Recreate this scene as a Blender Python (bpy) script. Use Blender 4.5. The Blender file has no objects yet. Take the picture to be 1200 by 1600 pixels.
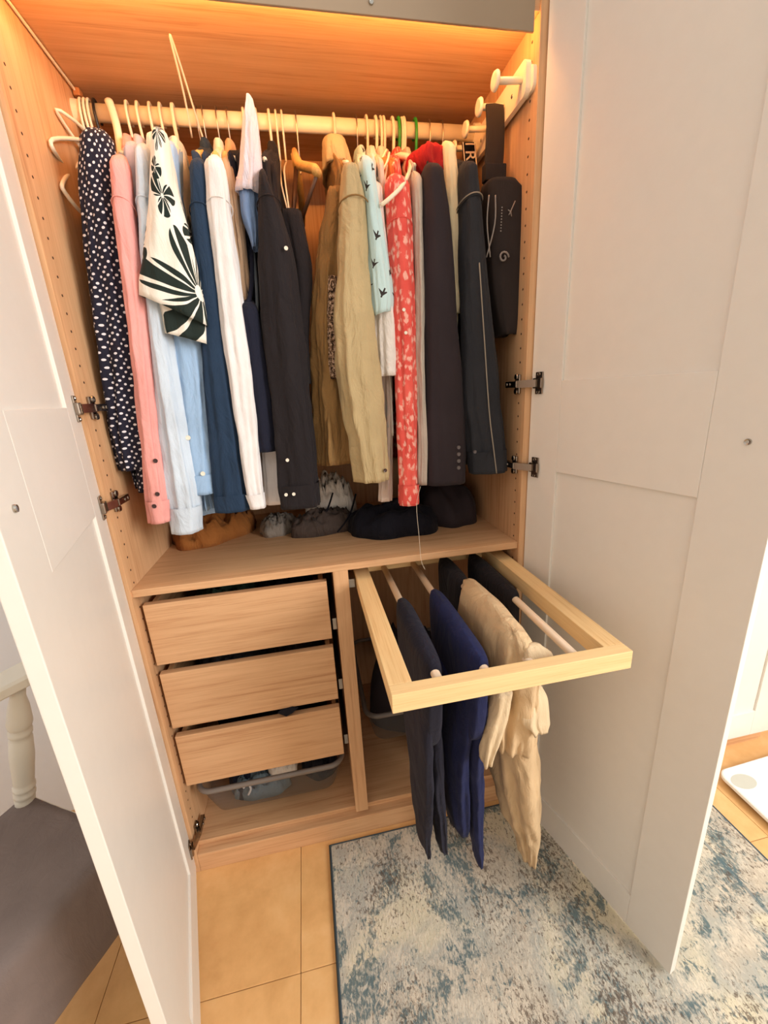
import bpy, bmesh, math, random
from mathutils import Vector, Matrix, noise
R_ = math.radians
SC = bpy.context.scene
COL = SC.collection
U = 0.01                                   # everything below is written in centimetres

# ------------------------------------------------------------------ camera
CAMP = Vector((-4.99, -94.26, 130.61)); YAW, PITCH, ROLL, FPX = R_(10.14), R_(-16.36), R_(-3.21), 636.95
FW = Vector((math.sin(YAW)*math.cos(PITCH), math.cos(YAW)*math.cos(PITCH), math.sin(PITCH)))
_rt = Vector((math.cos(YAW), -math.sin(YAW), 0)); _up = _rt.cross(FW)
RT = math.cos(ROLL)*_rt + math.sin(ROLL)*_up
UP = -math.sin(ROLL)*_rt + math.cos(ROLL)*_up
cam_d = bpy.data.cameras.new('camera'); cam = bpy.data.objects.new('camera', cam_d); COL.objects.link(cam)
cam_d.sensor_fit = 'VERTICAL'; cam_d.sensor_height = 36; cam_d.lens = FPX/1600*36; cam_d.clip_start = 0.02
cam.matrix_world = Matrix.Translation(CAMP*U) @ Matrix((RT, UP, -FW)).transposed().to_4x4()
SC.camera = cam

def at(px, py, Y):
    """point of the vertical plane y=Y (cm) seen at a photo pixel"""
    v = FW + RT*((px-600)/FPX) - UP*((py-800)/FPX)
    return CAMP + v*((Y-CAMP.y)/v.y)
def atz(px, py, Z):
    v = FW + RT*((px-600)/FPX) - UP*((py-800)/FPX)
    return CAMP + v*((Z-CAMP.z)/v.z)

# ------------------------------------------------------------------ light
SC.view_settings.view_transform = 'Standard'; SC.view_settings.look = 'None'
SC.view_settings.gamma = 1; SC.view_settings.use_curve_mapping = False
SC.view_settings.exposure = 0.38
W = bpy.data.worlds.new('world'); SC.world = W; W.use_nodes = True
W.node_tree.nodes['Background'].inputs[0].default_value = (1.0, 0.95, 0.885, 1)
W.node_tree.nodes['Background'].inputs[1].default_value = 0.80
def area(name, loc, aim, sx, sy, power, col):
    l = bpy.data.lights.new(name, 'AREA'); l.shape = 'RECTANGLE'; l.size = sx*U; l.size_y = sy*U
    l.energy = power; l.color = col
    o = bpy.data.objects.new(name, l); COL.objects.link(o); o.location = Vector(loc)*U
    o.rotation_euler = (Vector(aim)-Vector(loc)).to_track_quat('-Z', 'Y').to_euler()
    return o
area('window_daylight', (228, -180, 175), (-10, -10, 85), 150, 150, 98, (1.0, 0.985, 0.97))
LED_POWER = 60.0

# ------------------------------------------------------------------ helpers
def srgb(r, g, b):
    f = lambda c: (c/255/12.92) if c/255 <= 0.04045 else ((c/255+0.055)/1.055)**2.4
    return (f(r), f(g), f(b), 1)

class N:
    """small node-tree writer"""
    def __init__(s, name):
        s.m = bpy.data.materials.new(name); s.m.use_nodes = True; s.t = s.m.node_tree
        s.b = s.t.nodes['Principled BSDF']
    def n(s, typ, **kw):
        x = s.t.nodes.new(typ)
        for k, v in kw.items(): setattr(x, k, v)
        return x
    def l(s, a, b): s.t.links.new(a, b)
    def val(s, inp, v):
        if hasattr(v, 'is_linked') or hasattr(v, 'node'): s.l(v, inp)
        else: inp.default_value = v
    def math(s, op, a, b=0.0, c=0.0, clamp=False):
        x = s.n('ShaderNodeMath', operation=op, use_clamp=clamp)
        s.val(x.inputs[0], a); s.val(x.inputs[1], b)
        if op in ('MULTIPLY_ADD', 'COMPARE'): s.val(x.inputs[2], c)
        return x.outputs[0]
    def coord(s, kind='Object', scale=(1, 1, 1), rot=(0, 0, 0)):
        c = s.n('ShaderNodeTexCoord'); m = s.n('ShaderNodeMapping')
        m.inputs['Scale'].default_value = scale; m.inputs['Rotation'].default_value = rot
        s.l(c.outputs[kind], m.inputs[0]); return m.outputs[0]
    def noise(s, vec, scale, detail=3, rough=0.5, dist=0):
        x = s.n('ShaderNodeTexNoise'); s.l(vec, x.inputs['Vector'])
        x.inputs['Scale'].default_value = scale; x.inputs['Detail'].default_value = detail
        x.inputs['Roughness'].default_value = rough; x.inputs['Distortion'].default_value = dist
        return x.outputs['Fac']
    def ramp(s, fac, stops, interp='LINEAR'):
        x = s.n('ShaderNodeValToRGB'); x.color_ramp.interpolation = interp; s.l(fac, x.inputs[0])
        e = x.color_ramp.elements
        while len(e) < len(stops): e.new(0.5)
        for k, (p, c) in enumerate(stops): e[k].position = p; e[k].color = c
        return x.outputs[0]
    def mix(s, fac, a, b, mode='MIX'):
        x = s.n('ShaderNodeMix', data_type='RGBA', blend_type=mode)
        s.val(x.inputs[0], fac); s.val(x.inputs[6], a); s.val(x.inputs[7], b)
        return x.outputs[2]
    def bump(s, h, strength, dist=0.002):
        x = s.n('ShaderNodeBump'); x.inputs['Strength'].default_value = strength; x.inputs['Distance'].default_value = dist
        s.l(h, x.inputs['Height']); s.l(x.outputs[0], s.b.inputs['Normal'])
    def fin(s, col=None, rough=0.6, metal=0, spec=None):
        if col is not None: s.val(s.b.inputs['Base Color'], col)
        s.val(s.b.inputs['Roughness'], rough); s.b.inputs['Metallic'].default_value = metal
        if spec is not None: s.b.inputs['Specular IOR Level'].default_value = spec
        return s.m

def m_plain(name, c, rough=0.5, metal=0, spec=None, var=0.98):
    s = N(name); v = s.coord('Object', (1, 1, 1))
    f = s.noise(v, 35, 3)
    col = s.ramp(f, [(0.3, tuple(x*var for x in c[:3])+(1,)), (0.7, c)])
    return s.fin(col, rough, metal, spec)

def m_wood(name, axis, a, b, rough=0.5, fine=1.0):
    s = N(name); sc = [105, 105, 105]; sc[axis] = 4.0
    v = s.coord('Object', tuple(sc))
    n1 = s.noise(v, 1.0, 5, 0.62, 0.4)
    sc2 = [420*fine]*3; sc2[axis] = 9
    n2 = s.noise(s.coord('Object', tuple(sc2)), 1.0, 2, 0.5)
    sc3 = [9]*3; sc3[axis] = 0.8
    n3 = s.noise(s.coord('Object', tuple(sc3)), 1.0, 2, 0.5, 0.6)
    f = s.math('ADD', s.math('MULTIPLY', n1, 0.55), s.math('ADD', s.math('MULTIPLY', n2, 0.25), s.math('MULTIPLY', n3, 0.22)))
    col = s.ramp(f, [(0.36, b), (0.48, tuple((a[i]*.65+b[i]*.35) for i in range(3))+(1,)), (0.62, a)])
    s.bump(n2, 0.12, 0.001)
    return s.fin(col, rough, 0, 0.35)

def m_fabric(name, c, c2=None, rough=0.85, weave=500, wrinkle=0.5, sheen=0.03, mapping='Object'):
    """plain woven cloth: slight tone change, wrinkles that run down the cloth and a fine weave as relief"""
    s = N(name)
    v = s.coord('Object', (1, 1, 0.35)); v2 = s.coord('Object', (1, 1, 1))
    w = s.noise(v, 26, 4, 0.55, 0.8); w2 = s.noise(v2, weave, 2)
    big = s.noise(v2, 14, 3)
    if c2 is None: c2 = tuple(x*0.86 for x in c[:3])+(1,)
    col = s.ramp(big, [(0.32, c2), (0.68, c)])
    col = s.mix(s.math('MULTIPLY', w2, 0.18), col, tuple(min(1, x*1.25+0.01) for x in c[:3])+(1,))
    h = s.math('ADD', s.math('MULTIPLY', w, 1.0), s.math('MULTIPLY', w2, 0.05))
    s.bump(h, min(1.0, wrinkle*1.3), 0.014)
    s.b.inputs['Sheen Weight'].default_value = sheen
    s._col = col
    s.fin(col, rough, 0, 0.2)
    return s.m if not mapping == 'raw' else s

def mesh_obj(name, bm, mat, parent=None, smooth=False, uv=None):
    me = bpy.data.meshes.new(name)
    bmesh.ops.recalc_face_normals(bm, faces=bm.faces[:])
    bm.to_mesh(me); bm.free()
    if mat: me.materials.append(mat)
    if smooth:
        for p in me.polygons: p.use_smooth = True
    o = bpy.data.objects.new(name, me); COL.objects.link(o)
    if parent is not None:
        o.parent = parent
        off = Vector((0, 0, 0)); q = parent
        while q is not None: off += q.location; q = q.parent
        o.location = -off
    return o

def lnk(o, parent):
    COL.objects.link(o); o.parent = parent
    off = Vector((0, 0, 0)); q = parent
    while q is not None: off += q.location; q = q.parent
    o.location = -off
    return o

def thing(name, loc, label=None, cat=None, group=None, kind=None, parent=None):
    o = bpy.data.objects.new(name, None); COL.objects.link(o); o.empty_display_size = 0.05
    w = Vector(loc)*U
    if parent is not None:
        o.parent = parent
        off = Vector((0, 0, 0)); q = parent
        while q is not None: off += q.location; q = q.parent
        o.location = w-off
    else: o.location = w
    tag(o, label, cat, group, kind); return o
def tag(o, label=None, cat=None, group=None, kind=None):
    if label: o['label'] = label
    if cat: o['category'] = cat
    if group: o['group'] = group
    if kind: o['kind'] = kind
    return o

def bm_box(bm, x0, x1, y0, y1, z0, z1, bev=0.0, f=None, seg=2):
    """axis box in cm; f maps a cm point to another cm point"""
    b2 = bmesh.new()
    vs = [b2.verts.new((x, y, z)) for x in (x0, x1) for y in (y0, y1) for z in (z0, z1)]
    for q in ((0, 1, 3, 2), (4, 6, 7, 5), (0, 4, 5, 1), (2, 3, 7, 6), (0, 2, 6, 4), (1, 5, 7, 3)):
        b2.faces.new([vs[i] for i in q])
    bmesh.ops.recalc_face_normals(b2, faces=b2.faces[:])
    if bev: bmesh.ops.bevel(b2, geom=b2.edges[:], offset=bev, segments=seg, affect='EDGES', profile=0.6)
    vm = {}
    for v in b2.verts:
        p = v.co.copy()
        if f: p = Vector(f(p))
        vm[v] = bm.verts.new(p*U)
    for fc in b2.faces:
        bm.faces.new([vm[v] for v in fc.verts])
    b2.free(); return bm
def box(name, x0, x1, y0, y1, z0, z1, mat, parent=None, bev=0.12, f=None):
    return mesh_obj(name, bm_box(bmesh.new(), x0, x1, y0, y1, z0, z1, bev, f), mat, parent)

def bm_tube(bm, pts, r, n=10, cap=True, closed=False, ry=None):
    """round tube along points in cm; r number or list"""
    P = [Vector(p) for p in pts]; m = len(P)
    rs = r if isinstance(r, (list, tuple)) else [r]*m
    rings = []; up = None
    for i, p in enumerate(P):
        a = P[(i-1) % m] if (closed or i > 0) else p; b = P[(i+1) % m] if (closed or i < m-1) else p
        t = (b-a).normalized()
        if up is None:
            up = Vector((0, 0, 1)) if abs(t.z) < 0.9 else Vector((1, 0, 0))
        s = t.cross(up)
        if s.length < 1e-5: s = t.orthogonal()
        s.normalize(); up = s.cross(t).normalized()
        rr = rs[i]
        rings.append([bm.verts.new((p+s*math.cos(k*2*math.pi/n)*rr+up*math.sin(k*2*math.pi/n)*(rr if ry is None else ry))*U) for k in range(n)])
    R2 = list(zip(rings, rings[1:])) + ([(rings[-1], rings[0])] if closed else [])
    for A, B in R2:
        for k in range(n): bm.faces.new((A[k], A[(k+1) % n], B[(k+1) % n], B[k]))
    if cap and not closed:
        bm.faces.new(rings[0][::-1]); bm.faces.new(rings[-1])
    return bm
def smoothpath(pts, k=6):
    P = [Vector(p) for p in pts]; out = []
    for i in range(len(P)-1):
        p0 = P[max(i-1, 0)]; p1 = P[i]; p2 = P[i+1]; p3 = P[min(i+2, len(P)-1)]
        for j in range(k):
            t = j/k
            out.append(0.5*((2*p1)+(p2-p0)*t+(2*p0-5*p1+4*p2-p3)*t*t+(3*p1-p0-3*p2+p3)*t**3))
    out.append(P[-1]); return out
def tube(name, pts, r, mat, parent=None, n=10, smooth=0, closed=False, ry=None):
    if smooth:
        m0 = len(pts); pts = smoothpath(pts, smooth)
        if isinstance(r, (list, tuple)):
            r = [r[min(int(i/smooth), m0-1)]*(1-(i % smooth)/smooth)+r[min(int(i/smooth)+1, m0-1)]*((i % smooth)/smooth) for i in range(len(pts))]
    return mesh_obj(name, bm_tube(bmesh.new(), pts, r, n, True, closed, ry), mat, parent, True)

def bm_disc(bm, c, nrm, r, h, n=16, r2=None):
    """round button / disc: centre c, axis nrm, radius r, height h"""
    c = Vector(c); nrm = Vector(nrm).normalized(); s = nrm.orthogonal().normalized(); t = nrm.cross(s)
    prof = [(r*0.98, 0), (r, h*0.4), (r*0.86, h), (r*0.55, h*0.8)] if r2 is None else [(r, 0), (r2, h)]
    rings = [[bm.verts.new((c+nrm*z+(s*math.cos(k*2*math.pi/n)+t*math.sin(k*2*math.pi/n))*q)*U) for k in range(n)] for q, z in prof]
    for A, B in zip(rings, rings[1:]):
        for k in range(n): bm.faces.new((A[k], A[(k+1) % n], B[(k+1) % n], B[k]))
    bm.faces.new(rings[0][::-1]); bm.faces.new(rings[-1]); return bm

def catrow(rows, step=2.2):
    out = []
    for i in range(len(rows)-1):
        p0 = rows[max(i-1, 0)]; p1 = rows[i]; p2 = rows[i+1]; p3 = rows[min(i+2, len(rows)-1)]
        k = max(1, int(math.ceil(abs(p2[2]-p1[2])/step)))
        for j in range(k):
            t = j/k
            sm = lambda a, b, c, d: 0.5*((2*b)+(c-a)*t+(2*a-5*b+4*c-d)*t*t+(3*b-a-3*c+d)*t**3)
            r = [sm(p0[q], p1[q], p2[q], p3[q]) for q in range(6)]
            for q in (3, 4): r[q] = min(max(r[q], min(p1[q], p2[q])), max(p1[q], p2[q]))
            r[2] = p1[2]+(p2[2]-p1[2])*t
            out.append(r)
    out.append(list(rows[-1])); return out

def loft(name, rows, mat, parent=None, n=36, amp=0.10, k=5, seed=0, ex=2.3, hollow=3.0, sway=0.35, step=2.2, dome=True, slant=0.0, topopen=False, crump=0.0):
    """cloth tube: rows (x, y, z, half width, half depth, shear dx/dy) from the top down, with folds; UVs in cm, u=0 at the front"""
    rows = [tuple(r)+(0,)*(6-len(r)) for r in rows]
    n = int(n*1.6); step *= 0.65
    L = catrow(rows, step); bm = bmesh.new(); uvl = bm.loops.layers.uv.new('UVMap')
    amp = amp*1.45; crump = max(crump, 0.16) if amp > 0.06 else crump
    rnd = random.Random(seed); ph = [rnd.uniform(0, 6.28) for _ in range(6)]
    zt, zb = L[0][2], L[-1][2]; info = {}; rings = []
    maxp = max(r[3]+r[4] for r in L)*math.pi*1.05
    for i, (x, y, z, hw, hd, sh) in enumerate(L):
        t = (zt-z)/max(1e-6, zt-zb); g = min(1, 0.25+t*1.1)
        sx = sway*noise.noise((seed*3.1, z*0.06, 1.7)); ring = []
        for q in range(n+1):
            th = -math.pi/2+2*math.pi*q/n
            c, s_ = math.cos(th), math.sin(th)
            f = 1+amp*g*(0.6*math.sin(k*th+ph[0]+z*0.035)+0.4*math.sin((k+4)*th+ph[1]-z*0.05)+0.35*math.sin((2*k+3)*th+ph[2]+z*0.02))
            f += amp*0.7*noise.noise((c*1.6+seed, s_*1.6, z*0.09))
            # long creases: sharp valleys between soft rolls, wandering with height
            wv = k*0.5*th+1.3*noise.noise((seed+4.0, z*0.03, c))+ph[3]
            f += amp*1.1*g*(0.45-abs(math.sin(wv)))
            f += amp*0.55*(0.3-abs(noise.noise((c*3.0+seed*1.7+z*0.05, s_*3.0, z*0.17))))
            dx = hw*f*math.copysign(abs(c)**(2/ex), c); dy = hd*(1+(f-1)*0.7)*math.copysign(abs(s_)**(2/ex), s_)
            cr = crump*noise.noise((c*2.2+seed*1.3, s_*2.2, z*0.22))
            zz = z + (slant*dx*t if slant else 0)
            p = Vector((x+sx+dx+cr+sh*dy, y+dy+cr*0.6, zz))
            if q == n: v = ring[0]
            else: v = bm.verts.new(p*U)
            ring.append(v)
        rings.append((ring, z))
    def face(vs, uvs):
        try: f = bm.faces.new(vs)
        except ValueError: return
        for lp, w in zip(f.loops, uvs): lp[uvl].uv = w
    ul = lambda q: ((q/n) if q <= n/2 else (q/n-1.0))*maxp
    for (A, za), (B, zb_) in zip(rings, rings[1:]):
        for q in range(n):
            u0 = (q/n)*maxp; u1 = ((q+1)/n)*maxp
            if q >= n//2: u0 -= maxp; u1 -= maxp
            face((A[q], A[q+1], B[q+1], B[q]), ((u0, za), (u1, za), (u1, zb_), (u0, zb_)))
    A, za = rings[0]
    if dome and not topopen:
        cx = sum((v.co for v in A[:-1]), Vector())/n + Vector((0, 0, 0.35*U))
        cv = bm.verts.new(cx)
        for q in range(n): face((A[q+1], A[q], cv), ((0, za),)*3)
    B, zb_ = rings[-1]
    if hollow:
        c0 = sum((v.co for v in B[:-1]), Vector())/n; prev = B
        for dz, sc in ((0.05, 0.86), (hollow, 0.8)):
            rr = [bm.verts.new(c0+(B[q].co-c0)*sc+Vector((0, 0, dz*U))) for q in range(n)]; rr.append(rr[0])
            for q in range(n): face((prev[q], prev[q+1], rr[q+1], rr[q]), ((0, zb_),)*4)
            prev = rr
        cv = bm.verts.new(c0+Vector((0, 0, hollow*U)))
        for q in range(n): face((prev[q], prev[q+1], cv), ((0, zb_),)*3)
    if topopen:
        c0 = sum((v.co for v in A[:-1]), Vector())/n; prev = A
        for dz, sc in ((-0.05, 0.86), (-1.8, 0.8)):
            rr = [bm.verts.new(c0+(A[q].co-c0)*sc+Vector((0, 0, dz*U))) for q in range(n)]; rr.append(rr[0])
            for q in range(n): face((rr[q], rr[q+1], prev[q+1], prev[q]), ((0, za),)*4)
            prev = rr
        cv = bm.verts.new(c0+Vector((0, 0, -1.8*U)))
        for q in range(n): face((cv, prev[q+1], prev[q]), ((0, za),)*3)
    o = mesh_obj(name, bm, mat, parent, True)
    return o

def heap(name, c, rx, ry, h, mat, parent=None, seed=0, n=56, m=16, rot=0.0, rough=0.55, freq=2.4, flat=0.5):
    """crumpled cloth lying on a surface: c = centre of its base (cm)"""
    bm = bmesh.new(); rings = []; c = Vector(c)
    for i in range(m+1):
        r = i/m; ring = []
        for k in range(n):
            a = 2*math.pi*k/n; o = 1+0.22*noise.noise((math.cos(a)*1.5+seed, math.sin(a)*1.5, seed*0.7))
            X = math.cos(a)*r*o; Y = math.sin(a)*r*o
            prof = max(0.0, 1-r**3.2)**flat
            rd = 1-abs(noise.noise((X*freq+seed*2.3, Y*freq*1.3, seed)))*2.0
            rd2 = 1-abs(noise.noise((X*freq*2.3-seed, Y*freq*2.1, seed+3)))*2.0
            z = h*prof*(1-rough+rough*(0.65*rd+0.35*rd2))
            if i == m: z = 0.0
            elif i == m-1: z = max(z, 0.5)
            z = max(z, 0.0)
            if i == m: X *= 0.97; Y *= 0.97
            x = X*rx; y = Y*ry
            p = c+Vector((x*math.cos(rot)-y*math.sin(rot), x*math.sin(rot)+y*math.cos(rot), z))
            ring.append(bm.verts.new(p*U)) if i > 0 else None
        if i == 0:
            rd = 1-abs(noise.noise((seed*2.3, 0, seed)))*2
            ring = bm.verts.new((c+Vector((0, 0, h*(1-rough+rough*rd*0.8))))*U)
        rings.append(ring)
    for k in range(n): bm.faces.new((rings[0], rings[1][k], rings[1][(k+1) % n]))
    for A, B in zip(rings[1:], rings[2:]):
        for k in range(n): bm.faces.new((A[k], B[k], B[(k+1) % n], A[(k+1) % n]))
    bm.faces.new(rings[-1][::-1])
    return mesh_obj(name, bm, mat, parent, True)

# ------------------------------------------------------------------ materials of the setting
OA, OB = srgb(220, 175, 131), srgb(190, 139, 96)
M_OAKX = m_wood('oak_grain_across', 0, OA, OB)
M_OAKZ = m_wood('oak_grain_upright', 2, OA, OB)
M_OAKY = m_wood('oak_grain_deep', 1, srgb(238, 205, 150), srgb(216, 172, 116))
M_RACKX = m_wood('pale_oak_rack', 0, srgb(238, 205, 150), srgb(216, 172, 116))
M_DOOR = m_plain('door_lacquer', srgb(232, 226, 216), 0.42)
M_WHITE = m_plain('white_wall_paint', srgb(238, 240, 244), 0.8)
M_FASCIA = m_plain('grey_fascia', srgb(158, 138, 114), 0.5)
M_RAIL = m_plain('cream_enamel', srgb(245, 232, 205), 0.35)
M_CREAM = m_plain('cream_plastic', srgb(246, 232, 206), 0.35)
M_WIRE = m_plain('steel_wire', srgb(190, 176, 160), 0.3, 1.0)
M_HINGE = m_plain('hinge_nickel', srgb(150, 138, 126), 0.22, 1.0)
M_HOLE = m_plain('dark_hole', srgb(70, 42, 22), 0.9)
M_SCREW = m_plain('screw_steel', srgb(180, 176, 168), 0.25, 1.0)
M_HWOOD = m_wood('hanger_wood', 1, srgb(232, 186, 112), srgb(205, 150, 78))
M_BLACKP = m_plain('black_plastic', srgb(28, 24, 24), 0.4)
M_GREEN = m_plain('green_plastic', srgb(52, 150, 48), 0.35)
M_BEIGEROD = m_plain('beech_rod', srgb(232, 206, 176), 0.45)

# floor: square clay-coloured tiles with joints
def m_tile():
    s = N('honey_stone_tile'); v = s.coord('Object', (1, 1, 1))
    oi = s.n('ShaderNodeObjectInfo'); rv = oi.outputs['Random']
    vv = s.n('ShaderNodeVectorMath', operation='ADD'); s.l(v, vv.inputs[0]); s.l(rv, vv.inputs[1])
    a = s.noise(vv.outputs[0], 5, 5, 0.6, 0.5); b = s.noise(vv.outputs[0], 28, 4, 0.6)
    f = s.math('ADD', s.math('MULTIPLY', a, 0.7), s.math('MULTIPLY', b, 0.3))
    col = s.ramp(f, [(0.3, srgb(206, 156, 98)), (0.52, srgb(226, 178, 118)), (0.72, srgb(236, 194, 138))])
    s.bump(b, 0.06, 0.002); return s.fin(col, 0.38, 0, 0.4)
M_TILE = m_tile()
M_GROUT = m_plain('grout', srgb(214, 168, 112), 0.9)
fl = box('floor', -230, 240, -260, 70, -4, -1.2, M_GROUT, bev=0); tag(fl, kind='structure')
tw = 45.0
tm = bmesh.new(); bm_box(tm, 0.07, tw-0.07, 0.07, tw-0.07, -1.2, 0, 0.1); tme = bpy.data.meshes.new('tile'); bmesh.ops.recalc_face_normals(tm, faces=tm.faces[:]); tm.to_mesh(tme); tm.free(); tme.materials.append(M_TILE)
for i in range(-4, 6):
    for j in range(-5, 2):
        o = bpy.data.objects.new('tile', tme); COL.objects.link(o); o.parent = fl
        o.location = Vector((-19.4+tw*i-0, -28.5+tw*j, 0))*U
wl = box('wall_back', -230, 240, 58.6, 66, -1.2, 262, M_WHITE, bev=0); tag(wl, kind='structure')
wl = box('wall_left', -192, -184, -260, 58.6, -1.2, 262, M_WHITE, bev=0); tag(wl, kind='structure')
M_WARMW = m_plain('warm_wall_paint', srgb(224, 219, 211), 0.85)
wl = box('wall_front', -230, 248, -268, -260, -1.2, 262, M_WARMW, bev=0); tag(wl, kind='structure')
wl = box('wall_right', 240, 248, -260, 66, -1.2, 262, M_WARMW, bev=0); tag(wl, kind='structure')
bb = box('baseboard_back', -184, -50.2, 57.2, 58.6, 0, 9, M_DOOR, bev=0.2); tag(bb, kind='structure')

# ------------------------------------------------------------------ wardrobe carcass
Wi, Wo, DEP, HT = 48.1, 49.9, 57.6, 236.0
S, C = 89.92, 199.65
wd = thing('wardrobe', (0, 28, 0), 'tall oak-effect wardrobe with both white doors wide open and clothes inside', 'wardrobe')
def holes(x, sgn, parent):
    bm = bmesh.new()
    for yy in (2.9, 50.5):
        z = 183.76+3.2*4
        while z > 12:
            if not (C-2 < z < C+3 or S-2.5 < z < S+0.6):
                bm_disc(bm, (x, yy, z), (sgn, 0, 0), 0.26, 0.03, 8, 0.26)
            z -= 3.2
    o = mesh_obj('pin_holes', bm, M_HOLE, parent); o['kind'] = 'stuff'
for sg in (-1, 1):
    p = box('side_panel', min(sg*Wi, sg*Wo), max(sg*Wi, sg*Wo), 0, DEP, 0, HT, M_OAKZ, wd, 0.08)
    holes(sg*Wi, -sg, p)
box('back_panel', -Wi, Wi, DEP-0.9, DEP, 6, HT-1.8, M_OAKZ, wd, 0.02)
box('top_panel', -Wi, Wi, 0.3, DEP-0.9, HT-1.8, HT, M_OAKX, wd, 0.08)
box('upper_shelf', -Wi, Wi, 0.4, DEP-0.9, C, C+1.8, M_OAKX, wd, 0.1)
box('shelf', -Wi, Wi, 0.6, DEP-0.9, S-1.8, S, M_OAKX, wd, 0.14)
box('bottom_panel', -Wi, Wi, 2.7, DEP-0.9, 6.35, 8.0, M_OAKX, wd, 0.2)
box('divider', -1.9, 1.9, 0.6, DEP-0.9, 8.0, S-1.8, M_OAKZ, wd, 0.1)
box('plinth', -Wi, Wi, 0.0, 3.2, 0, 6.35, M_OAKX, wd, 0.25)
fa = box('light_fascia', -47.6, 46.7, -0.2, 0.35, 196.1, 201.6, M_FASCIA, wd, 0.12)
mesh_obj('screw', bm_disc(bmesh.new(), (14.7, -0.2, 197.8), (0, -1, 0), 0.45, 0.3, 14), M_SCREW, fa)
# warm light strip hidden behind the fascia
s = N('warm_led'); e = s.n('ShaderNodeEmission'); e.inputs[0].default_value = (1.0, 0.46, 0.13, 1); e.inputs[1].default_value = LED_POWER
s.l(e.outputs[0], s.t.nodes['Material Output'].inputs[0]); M_LED = s.m
box('light_strip', -46.5, 46.0, 0.45, 0.9, 197.0, 197.8, M_LED, wd, 0)
tube('light_cable', [(-47.7, 1.2, 199.2), (-47.7, 10, 199.2), (-47.6, 20, 199.1), (-47.4, 30.5, 198.9), (-46.9, 33, 197.2), (-46.7, 34, 194), (-46.8, 35, 188)], 0.27, M_CREAM, wd, 8, 4)
box('cable_clip', -47.9, -46.4, 29.8, 31.6, 197.9, 199.5, m_plain('brown_clip', srgb(186, 120, 70), 0.5), wd, 0.3)
RZ, RY = 194.36, 28.9
def oval(xs):
    bm = bmesh.new(); rings = []
    for x, q in xs:
        rings.append([bm.verts.new(Vector((x, RY+1.15*q*math.cos(a*math.pi/12), RZ+1.75*q*math.sin(a*math.pi/12)))*U) for a in range(24)])
    for A, B in zip(rings, rings[1:]):
        for k in range(24): bm.faces.new((A[k], A[(k+1) % 24], B[(k+1) % 24], B[k]))
    bm.faces.new(rings[0]); bm.faces.new(rings[-1]); return bm
cr = mesh_obj('clothes_rail', oval([(-Wi+0.4, 1), (Wi-0.4, 1)]), M_RAIL, wd, False)
for p in cr.data.polygons: p.use_smooth = len(p.vertices) == 4
for sg in (-1, 1): mesh_obj('rail_bracket', oval([(sg*Wi, 1.35), (sg*(Wi-1.6), 1.3)]), M_CREAM, wd)

# doors
def hinge(z, H, T, Nn, sg, door):
    bm = bmesh.new(); wx = sg*Wi
    xb = lambda a, b: (min(wx-sg*a, wx-sg*b), max(wx-sg*a, wx-sg*b))
    x0, x1 = xb(0, 0.7); bm_box(bm, x0, x1, 1.9, 4.0, z-2.3, z+2.3, 0.3)
    for dz in (-1.7, 1.7): bm_disc(bm, (wx-sg*0.7, 3.0, z+dz), (-sg, 0, 0), 0.75, 0.35, 14)
    x0, x1 = xb(0.7, 1.9); bm_box(bm, x0, x1, 1.2, 6.6, z-0.75, z+0.75, 0.2)
    for yy in (4.2, 5.7): bm_disc(bm, (wx-sg*1.9, yy, z), (-sg, 0, 0), 0.42, 0.2, 12)
    # arm to the cup plate that sits on the door
    f = lambda p: H+T*p.x+Nn*p.y+Vector((0, 0, p.z))
    bm_box(bm, 1.4, 3.6, 0, 0.35, z-2.5, z+2.5, 0.15, f)
    bm_box(bm, 1.1, 3.9, 0.2, 1.0, z-1.2, z+1.2, 0.3, f)
    a = f(Vector((2.3, 0.9, z))); b = Vector((wx-sg*1.4, 1.6, z))
    d = (b-a); s_ = d.normalized(); w = Vector((0, 0, 1)).cross(s_)
    for fr in (0,):
        vs = []
        for q, t in ((a, 0), (b, 1)):
            for u, v in ((-1, -1), (1, -1), (1, 1), (-1, 1)): vs.append(bm.verts.new((q+w*0.35*u+Vector((0, 0, 0.85*v)))*U))
        for q in ((0, 1, 2, 3), (7, 6, 5, 4), (0, 4, 5, 1), (1, 5, 6, 2), (2, 6, 7, 3), (3, 7, 4, 0)): bm.faces.new([vs[i] for i in q])
    for dz in (-2.0, 2.0): bm_disc(bm, f(Vector((2.5, 0.35, z+dz))), Nn, 0.4, 0.2, 12)
    tag(mesh_obj('hinge', bm, M_HINGE, door), 'nickel cup hinge')
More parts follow.
